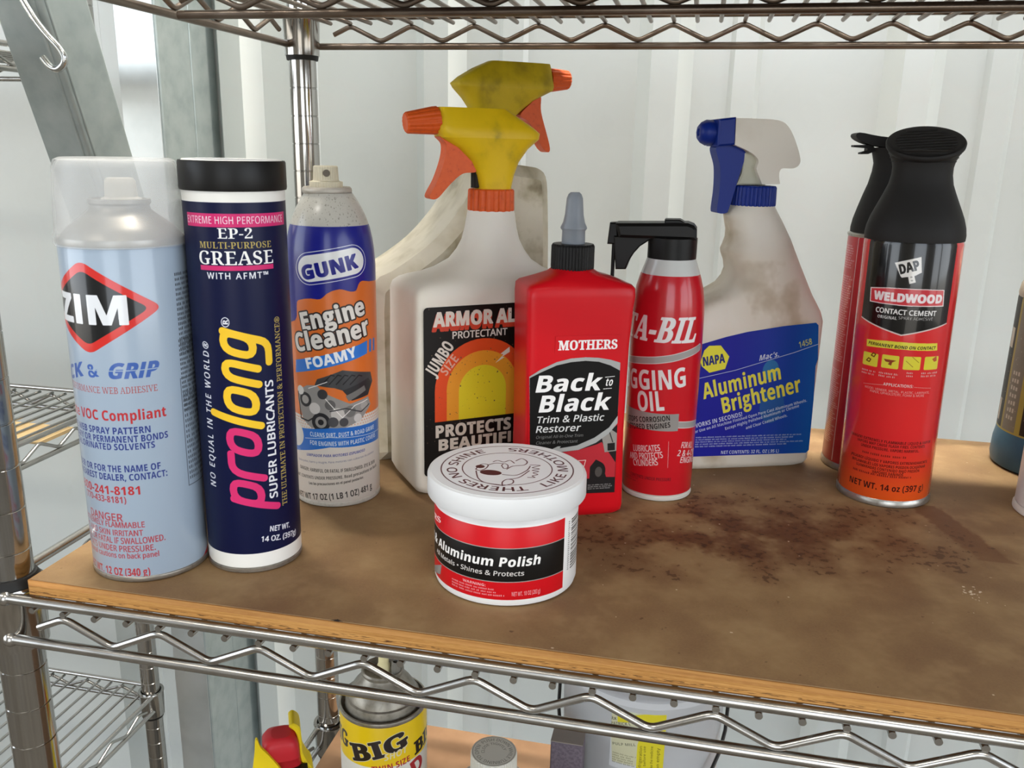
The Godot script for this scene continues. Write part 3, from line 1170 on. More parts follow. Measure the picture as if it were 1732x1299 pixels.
func sta() -> void:
	var t := thing("aerosol_can", "red spray can with white shoulder and black flip-lever cap behind the red squeeze bottle", "spray can", 361.3, BOARD, 203.0)
	var lab := paint_sta()
	obj("body", lathe([24.2, 3.0, 25.0, 4.6, 25.1, 128, 25.0, 133, 24.4, 141, 23.0, 150, 21.2, 156.5, 19.2, 162.5, 17.4, 167.5, 16.6, 170], 72, lab, BOARD, 25.1), printed("sta_print", lab, 0.3, {"clearcoat_enabled": true, "clearcoat": 0.5, "clearcoat_roughness": 0.12}), t)
	can_rim(t, 24.8, mat("rim_white", "c2beb6", 0.45))
	var black := mat("cap_black", "131211", 0.42)
	var c := obj("spray_cap", lathe([15.6, 168.4, 16.6, 168.6, 16.6, 184, 12, 185], 48), black, t)
	obj("housing", prism([-36, 183.4, -38.6, 192.8, 9.5, 194.6, 13.5, 193.2, 15.6, 190.6, 16.0, 183.6], -12.5, 12.5, 2.0), black, c)
	obj("housing", prism([-6, 193, -6, 196.2, 4, 196.4, 8, 194.2], -8, 8, 0.8), black, c)
	obj("lever", prism([-8, 184, -15.5, 181.8, -21.5, 177.5, -25.6, 172.5, -28.4, 167.5, -30.5, 161.4, -37.4, 161.1, -39.2, 176, -39.8, 184], -7, 7, 0.9), black, t)
	obj("fin", prism([8, 169.5, 9.6, 174.5, 11.8, 179.5, 14.8, 184, 8, 184], -9, 9, 0.5), black, c)
	obj("nozzle_block", prism([-44.2, 178, -43, 192.6, -37.5, 192.9, -36.5, 178], -5.5, 5.5, 1.0), black, c)
	obj("straw", tube([Vector3(-39.8, 180, 3), Vector3(-39.6, 120, 3)], 1.3, 10), black, t)


func napa() -> void:
	var t := thing("spray_bottle", "stained white trigger bottle with dark blue trigger, collar and blue label, in centre right", "spray bottle", 380.97, BOARD, 130.86, 21)
	var grime := worn("stained_white", ["9c8a6c", "c0b199", "dbd2c1", "e2dccf"], [0.05, 0.3, 0.46, 1.0], 0.45, 0.0, 0.005, 0.2, 67)
	obj("body", loft([[0, -13, 89, 24, 8], [2, -16, 92, 26.5, 10], [6, -17.5, 93.6, 28, 12], [60, -17.5, 93.4, 28, 12], [117, -17.5, 94, 28, 11], [124, -15, 92.6, 27.4, 8], [130, -7, 90, 26.6, 6], [136, 8, 87, 26, 4.6], [142, 17.5, 84.6, 25, 3.8], [148, 21.5, 82, 24.2, 3.4], [154, 23.0, 79.2, 23.4, 3.2], [160, 21.5, 76.4, 22.6, 3], [166, 18.6, 73.6, 21.8, 3], [169, 18.0, 72, 21.4, 3], [172, 19.3, 70.6, 21, 3], [178, 21.0, 67.6, 20, 3], [184, 20.6, 64.4, 19, 2.8], [190, 18.6, 61.2, 18, 2.6], [195.5, 17.0, 58, 17.4, 2.4], [199, 18.6, 56, 16.6, 2.2], [202.5, 21.8, 54.2, 16, 2]], 88), grime, t)
	var lab := paint_napa()
	var q := []
	for p in label_napa:
		q.append(Vector2(p[0], p[1]))
	obj("label", sheet(q, lab, 0.0, BOARD, 28.35), printed("napa_print", lab, 0.4), t)
	var blue := mat("blue_plastic", "0f2a80", 0.4)
	obj("collar", lathe([15.8, 202, 16.9, 202.3, 17.0, 204, 16.6, 215.6, 15.8, 216.8, 9, 217], 320, null, 0, 1, 32, 1.0), blue, t, Vector3(38, 0, 0))
	var head := curve([14.5, 264.6, 30, 264.6, 47.2, 263.8, 55.1, 259.7, 61.9, 249.5, 67.1, 236.9, 65.8, 231.7, 60.9, 229.9, 53, 229.7, 51.6, 224.4, 53.1, 218.6], false, 3)
	head.append(Vector2(39.1, 218.2))
	head.append_array(curve([38.6, 219.0, 36.2, 223.7, 33.5, 229.4, 34.6, 234.1, 32.2, 238.0, 25.6, 241.9, 15.2, 245.9], false, 3))
	obj("spray_head", prism(head, -11.5, 11.5, 3.2), worn("head_white", ["b5a48a", "d8cfbf", "e2dbcd"], [0.0, 0.2, 0.5], 0.42, 0.0, 0.006, 0.25, 68), t)
	obj("pump", prism([21.4, 217.5, 44, 217.5, 44, 236, 34, 240, 25, 241, 24.8, 226], -7, 7, 1.0), mat("pump_grey", "b9b7a4", 0.4), t)
	obj("nozzle_block", prism([2, 244.6, 1.8, 263.4, 14.6, 265.3, 15.4, 246.0], -11.8, 11.8, 1.2), blue, t)
	var nz := obj("nozzle", lathe([0, 0, 9.0, 0, 9.2, 6, 7.2, 10, 5.2, 11.4, 3.2, 11.4, 2.6, 10.4, 0, 10.4], 8), blue, t, Vector3(2.5, 254.2, 0))
	nz.rotation_degrees.z = 90
	obj("trigger", prism(curve([3.1, 243.2, 7.2, 230, 8.2, 214, 7.5, 199, 9.5, 196.5, 14.6, 196.6, 16.8, 200, 21.4, 218.8, 26.0, 237.4, 24.9, 241.9, 17.8, 245.6, 9, 246], true, 6), -6.5, 6.5, 2.2), blue, t)


func grip_cap(t: Node3D, y: float, turn: float, lean: float) -> void:
	var rubber := mat("rubber_black", "1f1d1b", 0.62)
	var c := obj("grip_cap", lathe([30.6, y - 1, 31.8, y - 0.6, 32.0, y + 3, 31.3, y + 8, 29.5, y + 14, 27.4, y + 19, 25.2, y + 24, 22.6, y + 30, 20.2, y + 36, 19.0, y + 42, 18.9, y + 47, 19.6, y + 50.5, 20.2, y + 50.7, 19.9, y + 51.4, 20.7, y + 53, 21.3, y + 53.2, 21.0, y + 54, 21.9, y + 55.6, 22.5, y + 55.8, 22.2, y + 56.6, 23.0, y + 58, 12, y + 58.5], 64), rubber, t)
	c.rotation_degrees.y = turn
	var pad := obj("trigger_pad", loft([[-3.4, -23.2, 23.2, 22.6, 2], [-1.2, -24.6, 24.6, 25.4, 2], [0.6, -24.8, 24.8, 25.6, 2], [1.6, -24.0, 24.0, 24.8, 2], [1.9, -22, 22, 22.5, 2]], 64, [3]), rubber, c, Vector3(0, y + 62.5, 0))
	pad.rotation_degrees = Vector3(lean, 0, 4)
	for k in range(-4, 5):
		var half := sqrt(maxf(0.0, 20.0 * 20.0 - pow(k * 4.2, 2))) - 1.0
		obj("grip_ridge", tube([Vector3(-half, 1.9, k * 4.2), Vector3(half, 1.9, k * 4.2)], 0.6, 6), rubber, pad)


func rear_can() -> void:
	var t := thing("aerosol_can", "red spray can turned to its small print, tucked behind the black-panelled red can", "spray can", 521.5, BOARD, 105, 0)
	var lab := paint_rear()
	obj("body", lathe([31.0, 5.0, 31.7, 6.0, 31.8, 180.5, 31.2, 182], 64, lab, BOARD, 31.8), printed("rear_print", lab, 0.3, {"clearcoat_enabled": true, "clearcoat": 0.5, "clearcoat_roughness": 0.12}), t)
	obj("bottom_rim", lathe([27, 2.0, 29, 0.2, 31.4, 0.0, 32.3, 0.8, 32.4, 3.6, 31.4, 5.4], 56), tin(), t)
	obj("top_seam", lathe([31, 181.4, 32.2, 181.8, 32.4, 183.6, 31, 184.6, 28, 186], 56), tin(), t)
	var rubber := mat("rubber_black", "1f1d1b", 0.62)
	obj("grip_cap", lathe([30.2, 183.6, 30.8, 184, 30.9, 188, 30.0, 194, 27.6, 203, 25.0, 212, 22.4, 220, 20.6, 229, 20.2, 235, 22.0, 242, 23.0, 246, 10, 247], 56), rubber, t)
	obj("trigger_pad", prism(curve([-36, 252.6, -34.6, 256.4, -20, 254, 0, 253, 20, 256, 24, 254, 22, 249, 10, 245, -10, 246, -26, 248], true, 3), -13, 13, 2.5), rubber, t)
	obj("spray_slot", prism([-36.5, 246.2, -36.5, 247.6, -24, 248, -20, 244, -26, 241.4, -31, 241.2, -31, 242.4, -27, 243.6, -27, 245.6], -7, 7, 0.3), rubber, t)


func dap() -> void:
	var t := thing("aerosol_can", "red spray can with black front panel and flared black grip cap, on the right", "spray can", 525.2, BOARD, 165.5)
	t.rotation_degrees.z = 0.75
	var lab := paint_dap()
	obj("body", lathe([31.0, 5.0, 31.6, 6.0, 31.7, 184.0, 31.2, 186], 72, lab, BOARD, 31.7), printed("dap_print", lab, 0.26, {"clearcoat_enabled": true, "clearcoat": 0.6, "clearcoat_roughness": 0.08}), t)
	obj("bottom_rim", lathe([27, 2.0, 29, 0.2, 31.2, 0.0, 32.2, 0.8, 32.3, 3.6, 31.2, 5.4], 56), tin(), t)
	grip_cap(t, 186.5, 0, 24)


func jar() -> void:
	var t := thing("polish_jar", "squat white jar with screw lid and red and black polish label, at the front", "jar", 281.9, BOARD, 358.2)
	var lab := paint_jar()
	obj("body", lathe([36, 0.4, 38.5, 0, 40.6, 1.0, 41.3, 3.2, 41.3, 52.4, 40.5, 53.4], 80, lab, BOARD, 41.3), printed("jar_print", lab, 0.35), t)
	obj("lid_skirt", lathe([41, 52.0, 44.9, 52.1, 45.3, 52.8, 45.2, 63.0, 44.6, 64.4, 43.0, 65.0], 80), mat("lid_white", "dcdddd", 0.4), t)
	var ll := paint_lid()
	ll.arc("THERES NO SHINE", SANS, "4a2226", 28.6, 5.6, -58, -232, true, 0.25)
	ll.arc("LIKE MOTHERS", SANS, "4a2226", 34.4, 5.6, -42, 102, false, 0.25)
	var disc := []
	for i in 72:
		disc.append(Vector2.from_angle(TAU * i / 72) * 43.2)
	var top := obj("lid_top", sheet(disc, ll, 0, 0, 0.0), printed("lid_print", ll, 0.42), t, Vector3(0, 65.05, 0))
	top.rotation_degrees.x = -90


func right_edge() -> void:
	var t := thing("antifreeze_jug", "black-labelled plastic jug with blue liquid at the right edge of the shelf", "jug", 674, BOARD, 72)
	obj("liquid_base", lathe([40, 0.5, 44, 0, 47, 2, 48, 7, 47.6, 20, 46.6, 26, 46.2, 30], 64), worn("blue_haze", ["2b4a60", "34586e", "3e657c"], [0.0, 0.5, 1.0], 0.35, 0.0, 0.01, 0.2, 71), t)
	var lab := Lab.new(-145, 145, 178, 286, 4, "25221e")
	lab.rect(-84, 286, -70, 178, "2a2723")
	lab.rect(-83, 262, -74, 246, "a59c8e")
	lab.rect(-83, 205, -76, 188, "a59c8e")
	lab.rect(-84, 214, -70, 178, "33312d")
	lab.rect(-83, 204, -77, 186, "b0a89a")
	lab.rect(-70, 286, -67, 178, "8a7d45")
	lab.rect(-67, 286, -52, 178, "6f6b60")
	lab.rect(-52, 286, -47, 178, "968a42")
	lab.rect(-145, 182, 145, 178, "968a42")
	lab.micro(-64, 232, -55, 190, 7, "a8a294", 0.7)
	lab.dirt(-90, -40, 178, 286, 240, "8f8878", 3)
	obj("body", lathe([46.2, 29.5, 46.2, 135, 45.8, 137], 64, lab, BOARD, 46.2), printed("jug_print", lab, 0.45), t)
	obj("shoulder", lathe([45.8, 136, 46.4, 139, 45.4, 146, 41, 156, 33, 166, 24, 174, 16, 180, 14, 190, 0, 190], 56), worn("hazy_jug", ["8d7f68", "aaa08c", "b5ac9a"], [0.0, 0.4, 1.0], 0.45, 0.0, 0.02, 0.1, 72), t)
	var w := thing("aerosol_can", "white spray can with a barcode cut off by the right edge of the photo", "spray can", 645.5, BOARD, 177)
	var wl := Lab.new(-104, 104, 150, 340, 4, "dcdad8")
	wl.bars(-88, 196, -76, 176, "2b2a28")
	wl.bars(-88, 176, -76, 166, "2b2a28")
	wl.micro(-74, 196, -72, 168, 14, "55524f", 0.8)
	wl.ring(-66, 232, 14, 0.5, "b04a4e")
	wl.micro(-88, 222, -72, 200, 9, "8a8784", 0.8)
	obj("body", lathe([32, 5, 33, 6.5, 33, 165, 31, 172, 24, 181, 16, 186], 64, wl, BOARD, 33), printed("white_can_print", wl, 0.32), w)
	obj("bottom_rim", lathe([29, 1.6, 31, 0.2, 33, 0.0, 34.0, 0.8, 34.0, 3.6, 32.6, 5.4], 56), mat("rim_white", "c2beb6", 0.45), w)
	obj("cap", lathe([16, 185, 17, 185.4, 16.5, 205, 15, 207, 0, 207.4], 40), mat("nozzle_white", "e3e0d8", 0.45), w)


func low_shelf() -> void:
	var t := thing("aerosol_can", "large yellow and white spray can with bare metal cone on the shelf below", "spray can", 149.5, LOWBOARD, 215.2)
	var lab := paint_big()
	var d := -LOWBOARD
	obj("body", lathe([34.6, 4, 35.8, 6, 36.1, 9, 36.1, d - 58, 35.4, d - 56.5], 72, lab, -d, 36.2), printed("big_print", lab, 0.33, {"clearcoat_enabled": true, "clearcoat": 0.4, "clearcoat_roughness": 0.12}), t)
	can_rim(t, 35.6, tin())
	obj("rim", lathe([34.6, d - 57.5, 36.3, d - 57, 36.8, d - 55.4, 36.3, d - 53.6, 34.8, d - 53.4, 33.6, d - 56], 64), tin(), t)
	obj("cone", lathe([34.0, d - 57.5, 32.6, d - 59, 31.4, d - 57.5, 31.0, d - 52, 30.0, d - 48.5, 28.4, d - 47.6, 27.6, d - 45, 24, d - 39, 20, d - 34, 17.4, d - 31, 16.6, d - 29.5, 17.4, d - 28.2, 17.6, d - 26.4, 16.6, d - 25, 15.2, d - 25.6, 14.6, d - 30, 0, d - 31], 56), worn("cone_metal", ["736d61", "8d877b", "9c968a"], [0.0, 0.4, 1.0], 0.4, 0.55, 0.02, 0.06, 81), t)
	obj("spray_nozzle", lathe([5.2, d - 31, 5.2, d - 22, 4.4, d - 21, 4.2, d - 13.5, 0, d - 13], 24), mat("nozzle_ivory", "d9cd9d", 0.5), t, Vector3(1, 0, 0))
	obj("straw_clip", lathe([3.6, d - 28, 4.0, d - 25, 3.6, d - 18, 2.6, d - 17, 2.6, d - 24], 20), mat("smoky_grey", "77736a", 0.4), t, Vector3(12, 0, 1))

	var s := thing("trigger_aerosol", "yellow guarded sprayer with red push button, left of the big yellow can below", "spray can", 111.8, LOWBOARD, 320.5, 28.5)
	var yl := mat("guard_yellow", "e0c41c", 0.42)
	obj("body", lathe([24, 1, 26, 0, 27, 2, 27, 150, 25, 160, 20, 168], 48), yl, s)
	obj("guard_flap", prism(curve([-25, d - 85, -23.5, d - 60, -21.4, d - 40, -18.6, d - 20, -17.9, d - 11.2, -16.2, d - 10.4, -14.6, d - 16.5, -9.5, d - 24, -2, d - 37, 1.4, d - 47.2, 4, d - 62, 5, d - 85], true, 3), 11, 14, 1.0), yl, s)
	obj("guard_flap", prism(curve([5.6, d - 11.5, 8.2, d - 9.2, 11, d - 10.8, 13.2, d - 14.6, 13.9, d - 24, 13.9, d - 34, 17, d - 43, 20.9, d - 52, 23, d - 85, 17.5, d - 85, 16, d - 56, 11.6, d - 36, 11.2, d - 24, 9.5, d - 16], true, 3), -14, 4, 1.0), yl, s)
	obj("guard_back", loft([[d - 90, -24, 22, 14, 3], [d - 60, -22, 18, 12, 3], [d - 48, -14, 14, 9, 3]], 40), yl, s)
	obj("push_button", loft([[d - 46, -5, 13, 8, 3.5], [d - 34.5, -6.5, 12.4, 9, 3.5], [d - 33.4, -9, 12.2, 11.4, 4], [d - 28, -12.6, 12, 11.8, 4], [d - 22, -13.6, 11, 11.2, 4], [d - 18.2, -11, 9, 9.5, 3.6], [d - 16.8, -7, 6.5, 7, 3]], 56, [2]), mat("button_red", "b8242c", 0.42), s).set_meta("label", "red push button")
	obj("nozzle_block", box(2, 17, d - 62, d - 42, 4, 13, 1.5), mat("cap_black", "131211", 0.42), s)

	var c := thing("squat_bottle", "hazy clear bottle with ribbed white child-proof cap on the shelf below", "bottle", 247.7, LOWBOARD, 227.3)
	obj("body", lathe([30, 1, 34, 0, 36, 3, 36, 118, 35, 126, 30, 136, 22, 143, 17, 146, 17, 150], 56), mat("hazy_clear", "b5aea0", 0.28, 0.0, {"transparency": BaseMaterial3D.TRANSPARENCY_ALPHA, "albedo_color": Color(0.72, 0.7, 0.65, 0.55)}), c)
	var cm := mat("cap_ivory", "d4d0c4", 0.45)
	obj("cap", lathe([17.8, d - 101, 18.9, d - 100.6, 19.0, d - 98, 18.8, d - 80.6, 18.0, d - 79.2, 17.0, d - 79.0], 360, null, 0, 1, 60, 0.5), cm, c)
	var cl := Lab.new(-19, 19, -19, 19, 10, "cfcbbf")
	cl.ring(0, 0, 17.2, 0.5, "8f8b80")
	cl.arc("PUSH DOWN WHILE TURNING TO OPEN", SANS, "8a867b", 12.2, 3.2, 150, -200, true, 0.1)
	cl.arc("CLOSE TIGHTLY", SANS, "8a867b", 7.6, 2.6, 210, 20, true, 0.1)
	var disc := []
	for i in 48:
		disc.append(Vector2.from_angle(TAU * i / 48) * 18.2)
	var top := obj("cap_top", sheet(disc, cl, 0, 0, 0.0), printed("cap_top_print", cl, 0.5), c, Vector3(0, d - 78.8, 0))
	top.rotation_degrees.x = -90

	var p := thing("plastic_pail", "pale grey round pail with a yellow and white pharmacy sticker on the lower shelf", "pail", 359.4, LOWBOARD, 110)
	obj("body", lathe([64, 1, 67, 0, 69, 3, 72, 190, 73.5, 192, 73.5, 200, 72, 201, 60, 200], 72), worn("pail_grey", ["b5b7b8", "bfc1c2", "c5c7c8"], [0.0, 0.4, 1.0], 0.45, 0.0, 0.01, 0.3, 82), p)
	obj("lid", lathe([74.5, 196, 75.5, 197, 75.5, 203, 73, 205, 0, 206], 64), mat("lid_grey", "c9cacb", 0.5), p)
	var pl := paint_pail()
	obj("sticker", sticker_patch(pl, 72.2, -22.5, 23, -113, -52, d), printed("pail_print", pl, 0.5), p)
	var bail := []
	for i in 17:
		var a := PI * i / 16.0
		bail.append(Vector3(-cos(a) * 75, 165 - sin(a) * 70, 8 + sin(a) * 74))
	obj("bail_handle", tube(bail, 1.6, 8), mat("bail_wire", "3a3836", 0.4, 0.6), p)
	var b := thing("carton", "narrow dark purple-grey carton standing in front of the grey pail at its left", "box", 303, LOWBOARD, 187)
	obj("body", box(-14, 13, 0, 161, -9, 9, 1.0), worn("purple_card", ["584f58", "6b616a", "786e76"], [0.0, 0.5, 1.0], 0.6, 0.0, 0.03, 0.05, 83), b)
	obj("flap", box(-14, 13, 161, 162, -9, 9, 0.3), mat("card_inside", "8a8078", 0.7), b)


func sticker_patch(lab: Lab, r: float, a: float, b: float, lo: float, hi: float, dy: float) -> ArrayMesh:
	var v := PackedVector3Array()
	var nn := PackedVector3Array()
	var uv := PackedVector2Array()
	var ix := PackedInt32Array()
	for side in 2:
		var k := v.size()
		for i in 17:
			var s := lerpf(a, b, i / 16.0)
			var th := s / 72.0
			for h in [lo, hi]:
				v.append(Vector3(sin(th) * (r + 0.2 * (1 - side)), h + dy, cos(th) * (r + 0.2 * (1 - side))))
				nn.append(Vector3(sin(th), 0, cos(th)) * (1 if side == 0 else -1))
				uv.append(Vector2((s - lab.s0) / (lab.s1 - lab.s0), (lab.h1 - h) / (lab.h1 - lab.h0)))
		for i in 16:
			var q := k + i * 2
			if side == 0:
				ix.append_array([q, q + 1, q + 3, q, q + 3, q + 2])
			else:
				ix.append_array([q, q + 3, q + 1, q, q + 2, q + 3])
	return grid(v, nn, uv, ix)


# ------------------------------------------------------------------ label artwork (s round or across, h height, in mm)
var label_moth := [[-40, 250.3], [-32.3, 254.9], [-22.3, 259.3], [-12.7, 261.5], [-3, 262], [5.8, 261.4], [13.8, 259.9], [20.7, 257.7], [20.9, 217.4], [21.5, 167.1], [1.6, 167.6], [-38.6, 167.6]]
var label_napa := [[-11, 249.9], [-4.7, 251.9], [14.2, 257.2], [30.5, 260.8], [59.6, 265], [85.2, 267.3], [87.4, 265.3], [90.1, 238.8], [88.8, 233], [90.4, 206.2], [91.2, 164.6], [88.9, 162.3], [-3.5, 162.4], [-11, 162.4]]


func paint_zim() -> Lab:
	var a := Lab.new(-102, 102, 150, 342, 5, "9fafc0")
	a.poly([-2.7, 331.6, 37.0, 306.5, -2.7, 282.0, -42.3, 306.5], "cc2a24", 0, 5.0)
	a.poly([-2.7, 326.6, 30.0, 306.5, -2.7, 287.0, -35.3, 306.5], "0e1012", 0, 4.0)
	a.t("IM", BOLD, "dfe2e6", -9.7, 298.6, 18.9, 298.6, 14.78, {"pre": "Z", "w": 1.0})
	a.t("GRIP", BOLD, "3d5fa8", 6, 269.5, 31.9, 269.5, 8.14, {"sh": 0.3, "w": 0.5})
	a.t("&", BOLD, "3d5fa8", -5, 269.2, 1.5, 270.5, 7.06)
	a.rect(-30, 273.4, 70, 273.9, "9fafc0")
	a.t("K", BOLD, "3d5fa8", -17, 267.8, -8.2, 270.3, 7.11, {"sh": 0.3, "w": 0.5, "pre": "TAC"})
	a.t("WEB ADHESIVE", SERIF, "a8504e", 2.1, 261.2, 30.4, 261.2, 3.60, {"pre": "HIGH PERFORMANCE "})
	a.t("VOC Compliant", BOLD, "bb3035", -15.3, 246.2, 33.9, 246.2, 5.59, {"pre": "50 State "})
	a.t("WEB SPRAY PATTERN", BOLD, "2c3a80", -20.8, 238.6, 24.9, 238.6, 3.80, {"pre": "UNIQUE "})
	a.t("OR PERMANENT BONDS", BOLD, "2c3a80", -14.2, 233.9, 33.8, 233.9, 3.67, {"pre": "TEMPORARY "})
	a.t("SOLVENTS", BOLD, "2c3a80", 5.5, 229.6, 26.4, 229.6, 3.61, {"pre": "NO CHLORINATED "})
	a.t("FOR THE NAME OF", BOLD, "2c3a80", -8.6, 216.9, 28.4, 216.9, 3.75, {"pre": "TO ORDER OR "})
	a.t("DEALER, CONTACT:", BOLD, "2c3a80", -5.6, 212, 31.6, 212, 3.75, {"pre": "YOUR NEAREST "})
	a.t("800-241-8181", BOLD, "bb3035", -24, 203.6, 16.7, 203.6, 4.87, {"pre": "1-"})
	a.t("(770-433-8181)", BOLD, "b0424a", -21.4, 198.8, 9, 198.8, 3.76)
	a.t("DANGER", SANS, "b0424a", -17.5, 187.9, 6.1, 187.9, 4.44, {"w": 0.2})
	a.t("FLAMMABLE", SANS, "b0424a", -4.9, 184.1, 17.3, 184.1, 3.28, {"pre": "EXTREMELY ", "w": 0.15})
	a.t("SKIN IRRITANT", SANS, "b0424a", -10.6, 179.2, 16.1, 179.2, 3.36, {"pre": "EYE AND ", "w": 0.15})
	a.t("FATAL IF SWALLOWED.", SANS, "b0424a", -11.8, 174.4, 27.3, 174.4, 3.65, {"pre": "HARMFUL OR ", "w": 0.15})
	a.t("UNDER PRESSURE.", SANS, "b0424a", -12.4, 169.6, 21.8, 169.6, 3.54, {"pre": "CONTENTS ", "w": 0.15})
	a.t("cautions on back panel", SANS, "b0424a", -13.2, 165.6, 23.2, 165.6, 3.07, {"pre": "Read additional ", "w": 0.15})
	a.t("12 OZ (340 g)", BOLD, "bb3035", -8.7, 154.7, 17.8, 154.7, 4.67, {"pre": "NET WT. "})
	a.micro(46.6, 323.6, 80.6, 277.6, 17, "4b5157", 0.75)
	a.micro(45.6, 287.4, 77.6, 245.4, 16, "4b5157", 0.8)
	a.frame(44.4, 265.1, 78.4, 201.9, 0.5, "59616b")
	a.micro(45.9, 257.1, 76.4, 204.9, 17, "59616b", 0.65)
	a.poly([63.5, 161.0, 87.5, 147.0, 63.5, 133.0, 39.5, 147.0], "cc2a24", 0, 3.0)
	a.poly([63.5, 158.0, 83.5, 147.0, 63.5, 136.0, 43.5, 147.0], "0e1012", 0, 2.0)
	a.t("ZIM", BOLD, "dfe2e6", 51.5, 144.0, 73.5, 144.0, 7, {"w": 0.4})
	return a

func paint_grease() -> Lab:
	var a := Lab.new(-85, 85, 150, 368, 5, "e9e8e2")
	a.rect(-85, 361, 85, 162.6, "060e36")
	a.rect(-16.1, 355.4, 46.3, 348.4, "cc2c6c")
	a.t("EXTREME HIGH PERFORMANCE", SANS, "e6dbe0", -15.7, 350.1, 43.6, 350.1, 3.83)
	a.t("EP-2", SERIFB, "eeeeea", 4.1, 342.6, 22, 342.6, 5.44)
	a.t("MULTI-PURPOSE", SERIFB, "b39f55", -6.9, 337.4, 32.7, 337.4, 3.44)
	a.t("GREASE", SERIFB, "eeeeea", -7.8, 328.8, 33.6, 328.8, 7.24)
	a.rect(-7.3, 328.4, 33.6, 325.8, "cc2c6c")
	a.t("WITH AFMT™", SANS, "dfe0e4", -3.3, 321.4, 29.8, 321.4, 3.30, {"ls": 0.12, "w": 0.25})
	a.t("NO EQUAL IN THE WORLD®", SANS, "d5d7de", -8.1, 202.7, -6.1, 286.7, 4.28, {"ls": 0.18, "w": 0.3, "sh": 0.1})
	a.line([12.7, 194.1, 15.3, 193.6, 17.2, 194.1, 18.3, 195.4, 18.7, 197.6, 18.7, 197.9, 18.3, 200.3, 17.2, 202.3, 15.3, 203.9, 12.7, 205, 9.3, 206, 6.7, 206.4, 4.8, 206, 3.7, 204.7, 3.3, 202.4, 3.3, 202.2, 3.7, 199.8, 4.8, 197.8, 6.7, 196.2, 9.3, 195.1, 12.7, 194.1], 4.3, "d5306e")
	a.line([3.3, 196.9, 27.8, 189.6], 4.3, "d5306e")
	a.line([20.8, 208.2, 10.3, 211.3, 7.3, 212.5, 5.1, 214.1, 3.8, 216.1, 3.3, 218.5, 3.3, 223.7], 4.3, "d5306e")
	a.line([12.7, 224.2, 15.3, 223.8, 17.2, 224.2, 18.3, 225.6, 18.7, 227.9, 18.7, 228.2, 18.3, 230.7, 17.2, 232.8, 15.3, 234.4, 12.7, 235.5, 9.3, 236.5, 6.7, 236.9, 4.8, 236.5, 3.7, 235.1, 3.3, 232.7, 3.3, 232.5, 3.7, 230, 4.8, 227.9, 6.7, 226.3, 9.3, 225.2, 12.7, 224.2], 4.3, "d5306e")
	a.line([20.8, 239.3, -5.7, 247.3], 4.3, "efc22e")
	a.line([12.7, 248.2, 15.3, 247.8, 17.2, 248.2, 18.3, 249.6, 18.7, 251.9, 18.7, 252.2, 18.3, 254.7, 17.2, 256.8, 15.3, 258.4, 12.7, 259.5, 9.3, 260.5, 6.7, 260.9, 4.8, 260.5, 3.7, 259.1, 3.3, 256.7, 3.3, 256.5, 3.7, 254, 4.8, 251.9, 6.7, 250.3, 9.3, 249.2, 12.7, 248.2], 4.3, "efc22e")
	a.line([20.8, 263.1, 9.3, 266.6, 6.7, 267.6, 4.8, 269, 3.7, 270.7, 3.3, 272.6, 3.3, 272.8, 3.7, 274.6, 4.8, 275.6, 6.7, 275.8, 9.3, 275.3, 20.8, 271.9], 4.3, "efc22e")
	a.line([12.7, 280.6, 15.3, 280.1, 17.2, 280.5, 18.3, 281.7, 18.7, 283.7, 18.7, 283.9, 18.3, 286.2, 17.2, 288.1, 15.3, 289.6, 12.7, 290.7, 9.3, 291.7, 6.7, 292.2, 4.8, 291.8, 3.7, 290.6, 3.3, 288.5, 3.3, 288.3, 3.7, 286.1, 4.8, 284.2, 6.7, 282.7, 9.3, 281.6, 12.7, 280.6], 4.3, "efc22e")
	a.line([3.3, 293.5, 22.4, 287.8, 24.6, 286.8, 26.1, 285.4, 27.1, 283.6, 27.4, 281.3, 27.4, 275], 4.3, "efc22e")
	a.t("SUPER LUBRICANTS", SANS, "e3e4e6", 28.2, 195.1, 29.1, 264.4, 4.74, {"w": 0.45})
	a.t("THE ULTIMATE IN PROTECTION & PERFORMANCE®", SERIF, "b39f55", 34.8, 188.4, 35.9, 299.2, 3.65, {"w": 0.15})
	a.t("®", BOLD, "dfe0e4", 7.4, 295.5, 7.4, 301.0, 4.5)
	a.t("NET WT.", SANS, "dfe0e4", 22.3, 175, 35.7, 173.3, 3.18, {"w": 0.3})
	a.t("14 OZ. (397g)", SANS, "dfe0e4", 17, 169.7, 41.5, 166.4, 3.20, {"w": 0.3})
	return a

